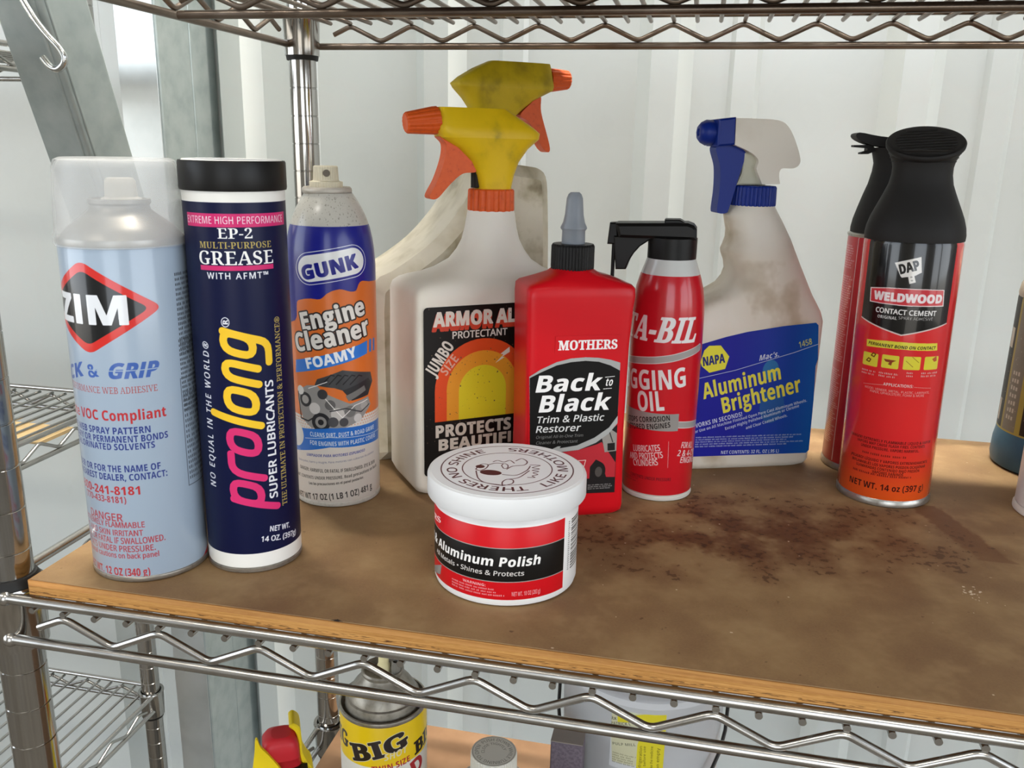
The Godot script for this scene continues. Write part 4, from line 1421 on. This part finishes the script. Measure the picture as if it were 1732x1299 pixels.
func paint_gunk() -> Lab:
	var a := Lab.new(-92, 92, 150, 362, 5, "b9b6ac")
	a.dirt(-92, 92, 340, 362, 1500, "8d897f", 7)
	a.rect(-92, 340.5, 92, 255, "191d7e")
	a.poly([-92, 303.3, -40, 307.3, -30.5, 291.1, -22.5, 277.1, -16.5, 279.1, -15.9, 279.7, -15, 280.8, -14.2, 282.5, -14, 285.3, -13.9, 288.8, -13.4, 291.6, -12.3, 292.9, -10.9, 293.4, -9.2, 293.8, -7, 294.4, -4.4, 294.8, -2, 295, 0.2, 294.9, 2.3, 294.7, 4.2, 294.8, 5.6, 295.6, 6.9, 296.7, 8, 297.8, 9.1, 298.6, 10.2, 299.2, 11.3, 299.8, 12.4, 300.3, 13.6, 300.6, 14.8, 300.9, 15.8, 301.1, 16.9, 301.2, 18.3, 301.1, 20.2, 300.6, 22.4, 299.8, 24.3, 299.3, 25.9, 299.2, 27.2, 299.3, 28.4, 299.8, 29.2, 301.1, 29.9, 302.8, 30.7, 304.1, 31.5, 304.9, 32.5, 305.3, 33.8, 305.5, 35.4, 305.3, 37.4, 304.9, 40.4, 304.4, 45.7, 304, 52.1, 303.6, 56.7, 303.3, 60, 308.3, 92, 303.3, 92, 215, -92, 215], "d06a2a")
	a.rect(-92, 215, 92, 153, "d2ccc4")
	a.halftone(-60, 232, 70, 200, "d06a2a", "d6cfc8")
	a.line([-2.4, 314.1, 26.9, 318.8], 21, "d8d9dc")
	a.line([-2.4, 314.1, 26.9, 318.8], 20, "191d7e")
	a.line([-2.4, 314.1, 26.9, 318.8], 17, "e0e0de")
	a.t("GUNK", BOLD, "191d7e", -6.5, 306.8, 30.3, 314.8, 8.50, {"w": 1.0})
	a.t("Engine", BOLD, "d9d4cc", -8.8, 273.5, 35.3, 283.6, 11.44, {"ol": 1.3, "olc": "2a2422", "w": 0.7})
	a.t("Cleaner", BOLD, "d9d4cc", -15.6, 258.6, 38.9, 269.8, 11.76, {"ol": 1.3, "olc": "2a2422", "w": 0.7})
	a.poly([-17.7, 252.4, 36.8, 265.2, 36.5, 256.5, -18.5, 243.5], "2a70c6")
	a.poly([38.8, 265.5, 41.7, 265.5, 41.3, 256.8, 38.4, 256.8], "3a68b0")
	a.poly([43.5, 265.5, 46.7, 265.1, 46.1, 256.6, 43.1, 257.1], "3a68b0")
	a.t("FOAMY", BOLD, "e4e6e8", -6.6, 248, 27.7, 256.1, 6.93, {"w": 0.4})
	a.poly([-16.4, 231.7, -7.7, 236.5, -0.5, 237.3, 4.6, 232.3, 21.7, 224, 36.4, 226.6, 38.7, 220.5, 29.5, 211.7, 18, 207.6, -5.4, 207.2, -12, 212, -17, 225.1], "8d8a86")
	a.poly([0.2, 241.4, 17.2, 247.5, 39.6, 243, 41.7, 236.2, 36.5, 228.8, 22.9, 226.5, 16.8, 233.6, 11.8, 235.5, -1.7, 237.2], "3c3d3f")
	a.poly([16.8, 233.6, 36.9, 239.5, 40.3, 235.5, 36.4, 227.7, 22.9, 225.9], "2a2b2d")
	a.poly([18.7, 229.7, 32.9, 235, 34.3, 231.4, 20.7, 225.7], "6d6c69")
	a.line([3.8, 238.1, 9.6, 244.5, 11.6, 243.9], 0.8, "19191a")
	a.line([8.4, 238.2, 14.1, 244.4, 16.1, 243.7], 0.8, "19191a")
	a.line([12.9, 238.1, 18.6, 244, 20.7, 243.3], 0.8, "19191a")
	a.line([17.4, 237.8, 23.4, 243.5, 25.6, 242.7], 0.8, "19191a")
	a.line([22.1, 237.3, 28.6, 242.8, 31.1, 241.8], 0.8, "19191a")
	a.ell(-9.6, 226.5, 5, 5, "2c2c2e")
	a.ell(-9.6, 226.5, 3, 3, "a19d98")
	a.ell(1.7, 211.7, 6.5, 6.5, "2a2a2c")
	a.ell(1.7, 211.7, 4, 4, "8d8a86")
	a.ell(1.7, 211.7, 2, 2, "2a2a2c")
	a.ell(-2.4, 221.1, 4, 4, "c4c0bb")
	a.ell(8.4, 223.8, 3.5, 3.5, "5c5a58")
	a.ell(13.2, 217.2, 4.5, 4.5, "bdb8b2")
	a.ell(21.6, 218.6, 4, 4, "6d6c69")
	a.ell(27.1, 213.3, 3, 3, "c4c0bb")
	a.ell(10, 211.9, 3.5, 3.5, "47474a")
	a.ell(32.5, 220.9, 3, 3, "a19d98")
	a.ell(-13.8, 232.3, 3.2, 3.2, "d2cfca")
	a.ell(3.5, 231.2, 3.4, 3.4, "3a3a3c")
	a.ell(17.1, 211.5, 3, 3, "47474a")
	a.line([-16.5, 230.6, -14.3, 212.6, -7.7, 211.7, 0.8, 217.1], 1.0, "2c2c2e")
	a.line([5.5, 228, 16.2, 214.8, 25, 222.4, 35.5, 224.6], 0.5, "e8e4df")
	a.line([-6.5, 234.5, 6.9, 239.8], 0.5, "e8e4df")
	a.line([8.2, 219.5, 18.5, 221.1, 29.7, 217.2, 37, 221], 0.8, "3a3a3c")
	a.poly([-24.2, 204.6, 7.8, 207.8, 52.3, 207, 50.6, 192.2, 7.3, 194.3, -27.5, 186.7], "2a6cc0")
	a.ell(-21.7, 200.3, 9, 9, "d6d3cd")
	a.t("CLEANS DIRT, DUST & ROAD GRIME", BOLD, "d5dbe2", -6.7, 201.2, 42.3, 201.7, 3.09)
	a.t("FOR ENGINES WITH PLASTIC COVERS", BOLD, "d5dbe2", -7, 195.1, 43.9, 195.3, 3.11)
	a.line([-11.2, 199, 7.6, 201.3, 51.3, 198.8], 0.4, "cfd7df")
	a.t("LIMPIADOR PARA MOTORES ESPUMOSO", BOLD, "4a4f92", -10.5, 186.6, 32.1, 188.3, 1.91, {"sh": 0.2})
	a.t("Quita polvo, barro y mugre. Para motores con cubiertas de plastico", SANS, "6a6c86", -19.9, 181.4, 41.2, 184.8, 1.39)
	a.t("HARMFUL OR FATAL IF SWALLOWED. EYE & SKIN", BOLD, "55524e", -8, 175.7, 42.3, 176.7, 2.49, {"pre": "DANGER: "})
	a.t("CONTENTS UNDER PRESSURE. Read precautions on back", BOLD, "55524e", -17, 169.8, 44.9, 173.2, 2.20, {"pre": "IRRITANT. "})
	a.t("Lea las precauciones en el panel posterior.", SANS, "55524e", -9.5, 166, 30.4, 169, 1.71, {"w": 0.15})
	a.t("NET WT 17 OZ (1 LB 1 OZ) 481 g", BOLD, "3c3a38", -23, 153.8, 38.2, 159, 4.54)
	return a

func paint_armor() -> Lab:
	var a := Lab.new(6, 132, 150, 290, 5, "c9c5bc")
	a.poly([8, 166, 8, 286.6, 129.5, 286.6, 129.5, 166], "100d0a", 0, 3.0)
	a.t("ARMOR A", BOLD, "c8412a", 14.6, 270.3, 69.1, 270.3, 9.52, {"w": 1.6, "post": "LL"})
	a.t("ARMOR A", BOLD, "c8412a", 14.9, 271.7, 69.4, 271.7, 9.51, {"w": 1.6, "post": "LL"})
	a.t("ARMOR A", BOLD, "ded3c6", 15.3, 273.2, 69.8, 273.2, 9.50, {"w": 0.9, "post": "LL"})
	a.t("PROTECTANT", SANS, "dcd6cc", 29, 264.1, 70, 264.1, 4.80, {"w": 0.35})
	a.ell(51.8, 227.0, 35.9, 35.9, "d64a1e")
	a.rect(15.9, 227.0, 87.7, 205.4, "d64a1e")
	a.ell(51.8, 227.0, 27.2, 27.2, "dd9228")
	a.rect(24.7, 227.0, 79.0, 205.4, "dd9228")
	a.ell(51.8, 225.6, 18.1, 18.1, "d6c426")
	a.rect(33.7, 225.6, 69.9, 205.4, "d6c426")
	a.rect(8, 205.4, 129.5, 168, "100d0a")
	a.t("JUMBO", BOLD, "d8d0c4", 15.7, 237.8, 30.4, 258.5, 9.02, {"w": 0.3})
	a.t("SIZE", BOLD, "d9a592", 24.4, 238, 33.9, 249.4, 6.53)
	a.poly([72.2, 255.3, 65.1, 250.6, 67.4, 249.9, 61.2, 244.2, 68.3, 247.9, 66.4, 248.4, 72.3, 251.4], "dcd2c4")
	a.t("PROTECT", BOLD, "cfc6b8", 16.7, 194, 68, 194, 8.55, {"w": 0.7, "post": "S"})
	a.t("BEAUTIF", BOLD, "cfc6b8", 18.9, 184.2, 70.7, 184.2, 7.85, {"w": 0.7, "post": "IES"})
	a.dirt(6, 132, 150, 290, 900, "5b4c38", 11)
	return a

func paint_moth() -> Lab:
	var a := Lab.new(-42, 27, 160, 284, 6, "c60e1a")
	a.poly([-40, 250.3, -32.3, 254.9, -22.3, 259.3, -12.7, 261.5, -3, 262, 5.8, 261.4, 13.8, 259.9, 20.7, 257.7, 20.9, 217.4, 16.4, 210.5, 6.6, 203.9, -5.3, 199.4, -23.2, 198.1, -38, 198.9, -39, 222.2], "a3a4a2")
	a.poly([-39.7, 249.3, -32.2, 252.9, -22.2, 257.1, -12.6, 259, -2.9, 259.6, 6, 258.7, 14, 256, 20.7, 252.3, 20.8, 221.5, 15.2, 213.6, 5.4, 207, -6.4, 202.2, -25.2, 199.9, -38.4, 200.3], "0b0b0b")
	a.poly([-38.2, 200.3, -23.2, 198.1, -5.3, 199.2, 6.6, 203.7, 21, 215.4, 21.5, 167.1, 1.6, 167.6, -37.3, 170.9], "1b1718")
	a.poly([-38.1, 197.6, -20.2, 197.6, -5.3, 198.9, 7.7, 202.3, 10.6, 203.7, 21.1, 188.6, 21.1, 178.2, 14.9, 178.6, 11.3, 189.2, 7.2, 191.5, 3.3, 186.5, 3.2, 178.2, -37.6, 177.6], "b02832")
	a.poly([10.4, 207.7, 16.3, 212.5, 21, 209.3, 21.4, 196.9, 13, 196.3], "8f8a84")
	a.poly([14.7, 202.4, 19.8, 202.7, 20.1, 197.5, 15, 197.3], "1a1a1a")
	a.line([15.3, 211.6, 18.3, 203.3], 0.7, "2a2a2a")
	a.line([-7.5, 191.3, 0.1, 191.4, -2.5, 180.7], 0.5, "e0d4cc")
	a.ell(9.6, 183.1, 4.6, 6.5, "191616")
	a.ell(9.4, 182.6, 2.5, 3.6, "4b4542")
	a.poly([-26.4, 199.1, -19.4, 202.2, -17.4, 202.1, -18.8, 199.6, -5.4, 201.9, 6.5, 206.4, 15.2, 213.1, 20.9, 220.4, 21.1, 216.4, 15.4, 209.5, 6.6, 203.3, -5.3, 198.9, -20.2, 197.9], "a3a4a2")
	a.t("MOTHERS", SERIFB, "ece8e6", -21.4, 267.1, 17.9, 267.1, 6.10, {"w": 0.35})
	a.t("Back", BOLD, "ecebe9", -35.5, 239.7, 8.9, 239.7, 10.87, {"sh": 0.2, "w": 0.4})
	a.t("Black", BOLD, "ecebe9", -33.1, 226.1, 15.5, 226.1, 11.02, {"sh": 0.2, "w": 0.4})
	a.t("to", BOLD, "ecebe9", 10.9, 242.3, 16.3, 242.3, 4.15, {"x": 1, "sh": 0.2})
	a.line([10.9, 248.2, 17.2, 248.6], 0.45, "ecebe9")
	a.line([10, 240.3, 15.6, 240.6], 0.45, "ecebe9")
	a.t("Trim & Plastic", SANS, "d9d9d7", -34.6, 218.7, 11.4, 218.7, 4.47, {"sh": 0.2, "w": 0.25})
	a.t("Restorer", SANS, "d9d9d7", -34.6, 212.3, -4.3, 212.3, 4.49, {"sh": 0.2, "w": 0.25})
	a.t("Original All-In-One Trim", SANS, "8f8f8d", -34.5, 208.1, -2.4, 208.1, 2.01, {"sh": 0.2})
	a.t("Cleaner & Protectant", SANS, "8f8f8d", -34.4, 204.2, -6, 204.2, 2.01, {"sh": 0.2})
	a.micro(2.4, 174.1, 20.8, 170.1, 3, "9a9592", 0.6)
	return a

func paint_sta() -> Lab:
	var a := Lab.new(-79, 79, 150, 322, 5, "c01622")
	a.rect(-79, 322, 79, 310.2, "c9c9c4")
	a.rect(-79, 155.3, 79, 150, "c5c0b8")
	a.t("TA-BIL", SERIFB, "e2dedc", -37.6, 266.1, 24.7, 266.1, 17.05, {"pre": "S", "sh": 0.25, "w": 0.8})
	a.line([-37.5, 248.4, -20, 251.1, -5.3, 253.3, 5.4, 255.3, 17, 258.1, 29.9, 261.1], 5.2, "cfcac6", 1)
	a.line([-37.5, 248.4, -20, 251.1, -5.3, 253.3, 5.4, 255.3, 17, 258.1, 29.9, 261.1], 4.2, "9c9894", 1)
	a.t("OGGING", BOLD, "dcd8d6", -37.6, 228.2, 17.5, 235.2, 13.68, {"pre": "F", "w": 0.3})
	a.t("OIL", BOLD, "dcd8d6", -16.4, 215.4, 2.9, 218.4, 13.83, {"w": 0.3})
	a.line([-2.5, 210.7, 13.4, 207.7, 24.6, 206.3, 36.4, 204.9], 5.0, "cfcac6")
	a.line([-2.5, 210.7, 13.4, 207.7, 24.6, 206.3, 36.4, 204.9], 4.0, "9c9894")
	a.rect(-34, 215.7, 13.7, 203.2, "8f8b87")
	a.t("STOPS CORROSION", BOLD, "1f1b1a", -27.3, 205.3, 7.3, 211.2, 3.79)
	a.t("IN STORED ENGINES", BOLD, "1f1b1a", -29.6, 199.4, 8, 206.3, 3.79)
	a.t("LUBRICATES", SANS, "d6c6c4", -18.6, 184.9, 2, 188.9, 4.50, {"w": 0.25})
	a.t("AND PROTECTS", SANS, "d6c6c4", -21.9, 178.5, 4.2, 183.8, 4.52, {"w": 0.25})
	a.t("CYLINDERS", SANS, "d6c6c4", -17.6, 174.3, 1.1, 178.2, 4.53, {"w": 0.25})
	a.line([7.4, 195.8, 8.1, 176.3], 0.4, "c98a8a")
	a.t("FOR ALL", SANS, "d6c6c4", 17.5, 190.3, 30.1, 188, 4.30, {"w": 0.25})
	a.t("2 & 4-CY", SANS, "d6c6c4", 14.7, 184.7, 33.7, 181.4, 4.31, {"post": "CLE", "w": 0.25})
	a.t("ENGINE", SANS, "d6c6c4", 17.5, 179.2, 34, 176.1, 4.33, {"post": "S", "w": 0.25})
	a.t("UNDER PRESSURE", BOLD, "6b1620", -7.9, 166.2, 11.1, 166.2, 2.39, {"pre": "CONTENTS "})
	a.micro(-30.9, 166.2, -9.9, 162.5, 2, "7d1822", 0.5)
	return a

func paint_napa() -> Lab:
	var a := Lab.new(-12, 96, 158, 270, 5, "c9c3b8")
	a.poly([-11, 249.9, -4.7, 251.9, 14.2, 257.2, 30.5, 260.8, 59.6, 265, 85.2, 267.3, 87.4, 265.3, 90.1, 238.8, 88.8, 233, 90.4, 206.2, 91.2, 164.6, 88.9, 162.3, -3.5, 162.4, -11, 162.4], "141690")
	a.grad(20, 88, "141690", "0c56a4", "141690")
	a.ell(52.3, 230.8, 6.5, 8, "2a70a8")
	a.ell(56.2, 202.1, 10, 14, "1f5596")
	a.line([-4.5, 225.4, 23.4, 231.1, 52.4, 239.3, 69.8, 244.2, 88.7, 250.5], 0.45, "c5cbd6")
	a.poly([-4.8, 238.1, -2.4, 247.1, 1.2, 250.6, 10.4, 250.7, 17.9, 242, 15.4, 232.4, 3, 229.6, -3.3, 234.7], "e3dc3c")
	a.t("NAPA", BOLD, "1c2470", -2.1, 234.9, 14.8, 237.5, 6.89, {"w": 0.3})
	a.t("Mac's.", BOLD, "d6d9de", 42.3, 238.1, 58.6, 241.6, 4.33, {"sh": 0.3})
	a.t("1458", SANS, "c9c766", 73.9, 248, 83.9, 250.8, 4.59, {"w": 0.2})
	a.t("Aluminum", BOLD, "dfd648", 0.2, 208.8, 61.6, 223.4, 12.37, {"w": 0.3})
	a.t("Brightener", BOLD, "dfd648", 17.1, 197.1, 79.2, 213.3, 12.51, {"w": 0.3})
	a.t("ORKS IN SECONDS!", BOLD, "d0d4dc", -1.9, 186.4, 32.8, 194.4, 3.56, {"pre": "W"})
	a.t("Use on All Machine Finished Open Pore Cast Aluminum Wheels.", BOLD, "c5cad4", -0.9, 182.5, 85, 204.8, 2.37, {"pre": "For "})
	a.t("Except Highly Polished Aluminum or Chrome", BOLD, "c5cad4", 20, 183.4, 79, 200.5, 2.37)
	a.t("and Clear Coated Wheels.", BOLD, "c5cad4", 36.9, 183.5, 70.2, 193, 2.39)
	a.micro(-3.6, 179, 87.3, 169.7, 5, "a9b2c8", 0.75)
	a.t("NET CONTENTS: 32 FL. OZ (.95 L)", BOLD, "d0d4dc", 18, 163.8, 65.9, 163.4, 2.75)
	return a

func paint_dap() -> Lab:
	var a := Lab.new(-99.6, 99.6, 150, 342, 5, "d8282a")
	a.fadeband(-99.6, 99.6, 150, 205, "d8282a", "da5418")
	a.poly([-39.2, 342, -39.2, 282.5, -7.1, 274.3, 25.1, 282.5, 25.1, 342], "d8c8c2")
	a.poly([-38.8, 342, -38.8, 283.3, -7.1, 275.3, 24.7, 283.3, 24.7, 342], "0c0b0a")
	a.rect(-39.3, 342, -38.8, 283.0, "d8282a")
	a.rect(24.7, 342, 25.2, 283.0, "d8282a")
	a.poly([-16.7, 322.9, -0.8, 327.7, 0.6, 317.4, -3.4, 314.9, -11.1, 313.4, -11.9, 314], "e6e2da")
	a.t("DAP", BOLD, "1b1917", -12.1, 315.7, -0.8, 319.4, 6.23, {"w": 0.4})
	a.poly([-7.7, 315.3, -4.1, 316.4, -2.2, 310.8, -6.1, 309.5], "e6e2da")
	a.ell(-5.4, 314.1, 0.7, 0.6, "9b978f")
	a.ell(-4.8, 311.9, 0.7, 0.6, "9b978f")
	a.poly([-32.7, 304.6, -18.6, 306.2, -6.9, 306.5, 5.2, 306.5, 18.1, 305.9, 19.2, 294.7, 6.2, 294.8, -5.4, 294.6, -17.8, 294.7, -32, 294.8], "ead9d6")
	a.poly([-31.7, 304, -18.5, 305.6, -6.8, 305.9, 5.3, 305.9, 17.4, 305.4, 18.3, 295.4, 6.1, 295.4, -5.5, 295.2, -17.9, 295.3, -31.1, 295.4], "c8303a")
	a.t("WELDWOOD", BOLD, "ecdedd", -28.6, 297.3, 16.7, 297.3, 5.29, {"w": 0.7})
	a.t("CONTACT CEMENT", SANS, "e0dcd8", -25.9, 288.7, 13.9, 288.7, 3.25, {"w": 0.35})
	a.t("ORIGINAL", BOLD, "e0dcd8", -24.1, 284.9, -11.1, 284.9, 2.08)
	a.t("SPRAY ADHESIVE", SANS, "cbc7c2", -10.1, 285.5, 12, 285.5, 2.06)
	a.poly([-30.6, 268.7, -16.4, 270, -5.6, 270.2, 18.3, 269.8, 19, 264.7, -5, 265.1, -15.7, 264.9, -30.1, 263.8], "ddd23f")
	a.t("PERMANENT BOND ON CONTACT", BOLD, "2b2317", -28.7, 265.6, 17.3, 265.6, 2.10, {"sh": 0.15})
	a.poly([-32.1, 259.9, -20.1, 259.9, -20.1, 250.7, -32.1, 250.7], "dccf3c", 0, 1.0)
	a.poly([-17.5, 260.4, -6.4, 260.4, -6.4, 251.2, -17.5, 251.2], "dccf3c", 0, 1.0)
	a.poly([-3.7, 260.6, 7.5, 260.6, 7.5, 251.4, -3.7, 251.4], "dccf3c", 0, 1.0)
	a.poly([10.1, 260.7, 21.3, 260.7, 21.3, 251.5, 10.1, 251.5], "dccf3c", 0, 1.0)
	a.line([-28.8, 254.1, -27.2, 256, -25.4, 255.4, -26.4, 253.5, -28.8, 254.1], 0.8, "6b4a1a")
	a.line([-25.4, 258.3, -23.9, 260.2, -22.2, 259.5, -23.2, 257.6, -25.4, 258.3], 0.8, "6b4a1a")
	a.poly([-16.2, 257.4, -8.1, 257.1, -10.6, 255.6, -11, 253.3, -13.2, 254.1, -12.3, 255.4, -14.9, 255.7], "8a3a20")
	a.line([-2, 257.4, 2.7, 253.5], 0.35, "8a6a20")
	a.line([1.8, 260.3, 6.2, 256.7], 0.35, "8a6a20")
	a.poly([15.7, 258.9, 19.1, 260.9, 19.8, 257.5, 17.6, 256.9], "b85a2a")
	a.micro(-31.9, 248.3, -20, 244.1, 2, "d9a9a2", 0.6)
	a.micro(-18.4, 248.5, -6, 244.4, 2, "d9a9a2", 0.6)
	a.micro(-0.7, 250.3, 4.4, 246.1, 2, "d9a9a2", 0.6)
	a.micro(9, 250.3, 22.6, 246.1, 2, "d9a9a2", 0.6)
	a.t("APPLICATIONS:", BOLD, "dccac4", -14.6, 238.9, 4.6, 238.9, 2.07)
	a.line([-29.3, 237.4, -14.7, 239.2], 0.25, "d2a49c")
	a.line([5.2, 239.4, 17.9, 238.4], 0.25, "d2a49c")
	a.t("WOOD, VENEER, METAL, PLASTIC, LAMINATE,", SANS, "dcb9b2", -27.7, 234.7, 17.1, 234.7, 1.60)
	a.t("PAPER, UPHOLSTERY, FOAM & MORE", SANS, "dcb9b2", -23.1, 232.6, 13.2, 232.6, 1.61)
	a.t("DANGER! EXTREMELY FLAMMABLE LIQUID & VAPOR", BOLD, "4f1512", -35.1, 198, 25.2, 198, 1.99)
	a.t("VAPORS MAY CAUSE FLASH FIRES. CONTENTS", BOLD, "4f1512", -28.7, 195.3, 19.8, 195.3, 2.00)
	a.t("UNDER PRESSURE. VAPORS HARMFUL.", BOLD, "4f1512", -25.1, 192.3, 15.3, 192.3, 2.01)
	a.micro(-23.5, 190, 13.3, 187.4, 1, "7a2018", 0.7)
	a.t("¡PELIGRO! LÍQUIDO Y VAPORES EXTREMADAMENTE", BOLD, "4f1512", -33.1, 183.4, 24.4, 183.4, 2.01)
	a.t("INFLAMABLES LOS VAPORES PUEDEN OCASIONAR", BOLD, "4f1512", -31.4, 180.3, 22.9, 180.3, 2.02)
	a.t("LLAMARADAS CONTENIDO BAJO PRESIÓN", BOLD, "4f1512", -27.1, 177.5, 17.8, 177.5, 2.03)
	a.t("VAPORES DAÑINOS", BOLD, "4f1512", -14.9, 174.8, 5.7, 174.8, 2.04)
	a.micro(-29.5, 175.3, 18.3, 172.7, 1, "7a2018", 0.7)
	a.t("NET WT. 14 oz (397 g)", BOLD, "3a1210", -31.5, 163, 23.9, 163, 4.53)
	return a

func paint_rear() -> Lab:
	var a := Lab.new(-99.6, 99.6, 150, 334, 4, "c0222e")
	a.micro(-62, 326, -33, 308, 10, "d8949a", 0.75)
	a.micro(-62, 303, -33, 236, 38, "d8949a", 0.8)
	a.micro(-62, 230, -33, 170, 36, "d8949a", 0.7)
	a.rect(-32.5, 334, -31.6, 157, "d8b0b0")
	return a

func paint_jar() -> Lab:
	var a := Lab.new(-65, 65, 150, 204, 7, "e4e3e1")
	a.rect(-65, 197.4, 45.4, 155.2, "c60f1a")
	a.rect(-65, 185.7, 45.4, 165.6, "9a9490")
	a.rect(-65, 185.2, 45.4, 166.1, "100e0d")
	a.t("Aluminum Polish", BOLD, "e8e6e3", -39, 175, 28.4, 175, 5.35, {"sh": 0.15, "w": 0.2, "pre": "Mag & "})
	a.t("Shines & Protects", SANS, "cfcbc7", -17.4, 169.5, 19, 169.5, 2.69, {"pre": "All Metals • ", "w": 0.15, "sh": 0.1})
	a.t("RS", SERIFB, "e8e6e3", -49, 187.5, -35.5, 189.8, 3.40, {"pre": "MOTHE"})
	a.micro(-23.9, 162, 9.0, 157, 3, "d9979a", 0.7)
	a.t("WARNING:", BOLD, "e2b0b2", -15.9, 162.4, -15.9 + 14, 162.4, 1.6)
	a.t("NET WT. 10 OZ (283 g)", BOLD, "d9a3a5", 12.4, 157.5, 28.8, 157.5, 2.52)
	a.poly([-52.5, 156.3, -34.6, 165, -36.1, 158.3, -50.8, 153.3], "8f8b88")
	a.bars(52.9, 194, 65.9, 164, "3a3836")
	a.micro(49.4, 194, 51.4, 164, 24, "55524f", 0.8)
	return a

func paint_lid() -> Lab:
	var a := Lab.new(-46, 46, -46, 46, 7, "e6e8ea")
	a.ring(0, 0, 37.5, 0.7, "4a2226")
	a.ring(0, 0, 25.5, 0.6, "4a2226")
	a.line([-16.9, -6.2, -16.3, 0.9, -14.2, 3.2, -11.7, 2.1, -11.7, -3.6, -14.2, -7.5, -16.9, -6.2], 0.7, "52272b", 1)
	a.line([-16.1, -8.5, -12.1, -19.3, -6.5, -24.7, 3.2, -26.6], 0.7, "52272b", 1)
	a.line([-11.7, 2.1, -8.7, 6, -4.4, 6.7], 0.7, "52272b", 1)
	a.line([-10.1, 8.2, -8, 10.8, -4.1, 9.3, -1.2, 12.7, 2.2, 9], 0.7, "52272b", 1)
	a.line([-4.1, 3.5, -3.5, 6.9, -0.9, 5.1, 0, 0.8, -1.8, -0.9, -4.1, 3.5], 0.6, "52272b", 1)
	a.line([2.3, 12.9, 4.9, 17.5, 8.9, 13.3, 8.3, 7.6, 2.4, 4, 0.1, -1.6], 0.7, "52272b", 1)
	a.line([-0.5, -10.3, 7, -9.5, 11.3, -1.1, 12, 6.5], 0.7, "52272b", 1)
	a.line([3.2, -26.6, 2, -21.3, 3.5, -17, 6.9, -17, 7.6, -22.1, 3.2, -26.6], 0.7, "52272b", 1)
	a.line([3.5, -17, 9.3, -12.4, 12.9, -0.6], 0.7, "52272b", 1)
	a.line([11.6, 8.5, 17.2, 9.2, 13.7, 4.5, 17.8, 3.6, 14.5, 0.3, 18.1, -0.5, 15.7, -3.5, 18.5, -5.2, 16.1, -8.2, 17.8, -10.1, 14.1, -11.1], 0.7, "52272b", 1)
	a.ell(-7.5, -9.1, 6.2, 4.0, "52272b")
	a.ell(-15.5, -1.4, 2.6, 2.6, "52272b")
	return a

func paint_big() -> Lab:
	var a := Lab.new(-113, 113, -247, -48, 4, "d5d0c6")
	a.rect(-113, -48, 113, -92, "e0bc14")
	a.rect(-113, -92, 113, -94, "e0bc14")
	a.t("BIG", SERIFB, "d5cba8", -14.1, -91.4, 34.3, -77, 14.38, {"ol": 1.4, "olc": "d5cba8", "w": 1.6})
	a.t("BIG", SERIFB, "241a16", -14.1, -91.4, 34.3, -77, 14.38, {"w": 1.6})
	a.t("BIG", SERIFB, "241a16", 41.1, -92.0, 74.1, -89.0, 12, {"w": 1.2})
	a.t("BIG", SERIFB, "3a3230", -48.7, -83.5, -20.7, -83.5, 14, {"w": 1.0})
	a.t("SHOT", BOLD, "d6c9a4", 13.1, -87.8, 33, -84.2, 6.00, {"sh": 0.2})
	a.t("N SIZE", BOLD, "a3282c", 15.9, -97.1, 35.5, -94.4, 5.76, {"pre": "TWI"})
	a.t("D", BOLD, "a3282c", 40.0, -111.8, 52.0, -107.8, 15, {"w": 0.8})
	a.rect(-113, -150, 113, -247, "2f4f9a")
	return a

func paint_pail() -> Lab:
	var a := Lab.new(-30, 30, -130, -40, 5, "c9cbcc")
	a.poly([-24.4, -55.6, 22.4, -47.1, 22.9, -64.5, 23.8, -108.3, 0.3, -107.3, -20.1, -107.6], "c6c3a2")
	a.poly([-23.7, -54.6, 22.4, -47.1, 17.3, -52.7, -23.3, -63.1], "cdd1b0")
	a.t("Pharmacy", SERIF, "4f6a52", -4.6, -56.1, 13.2, -52.3, 3.96, {"sh": 0.3})
	a.poly([22.6, -49.7, 22.9, -64.5, 23.6, -110.9, 0.6, -112.1, 0.5, -86.4, 5.9, -63.5, -17.1, -68.7, -17.5, -62.5, 10.7, -55.2], "d4c62e")
	a.t("Rx", BOLD, "5c5a4a", -22.7, -68.4, -17.9, -67.1, 3.05)
	a.t("PATRICK L", BOLD, "6a6856", -22.4, -73, -5.9, -69, 2.76)
	a.t("PULP MILL", BOLD, "7a7866", -20.2, -91.9, -0.8, -87.9, 2.50)
	a.micro(-19.9, -97.8, 0.1, -108.9, 5, "8a886f", 0.6)
	a.t("refrigeration", SANS, "5a5216", 4.7, -111.5, 4.6, -87.3, 2.44)
	a.t("before use", SANS, "5a5216", 8.4, -106.2, 7.3, -87, 2.04)
	a.t("Take the medicine", SANS, "5a5216", 14.2, -110.7, 13.4, -86.6, 2.05)
	a.t("on empty", SANS, "5a5216", 19.6, -109, 18.9, -88.1, 2.50)
	return a
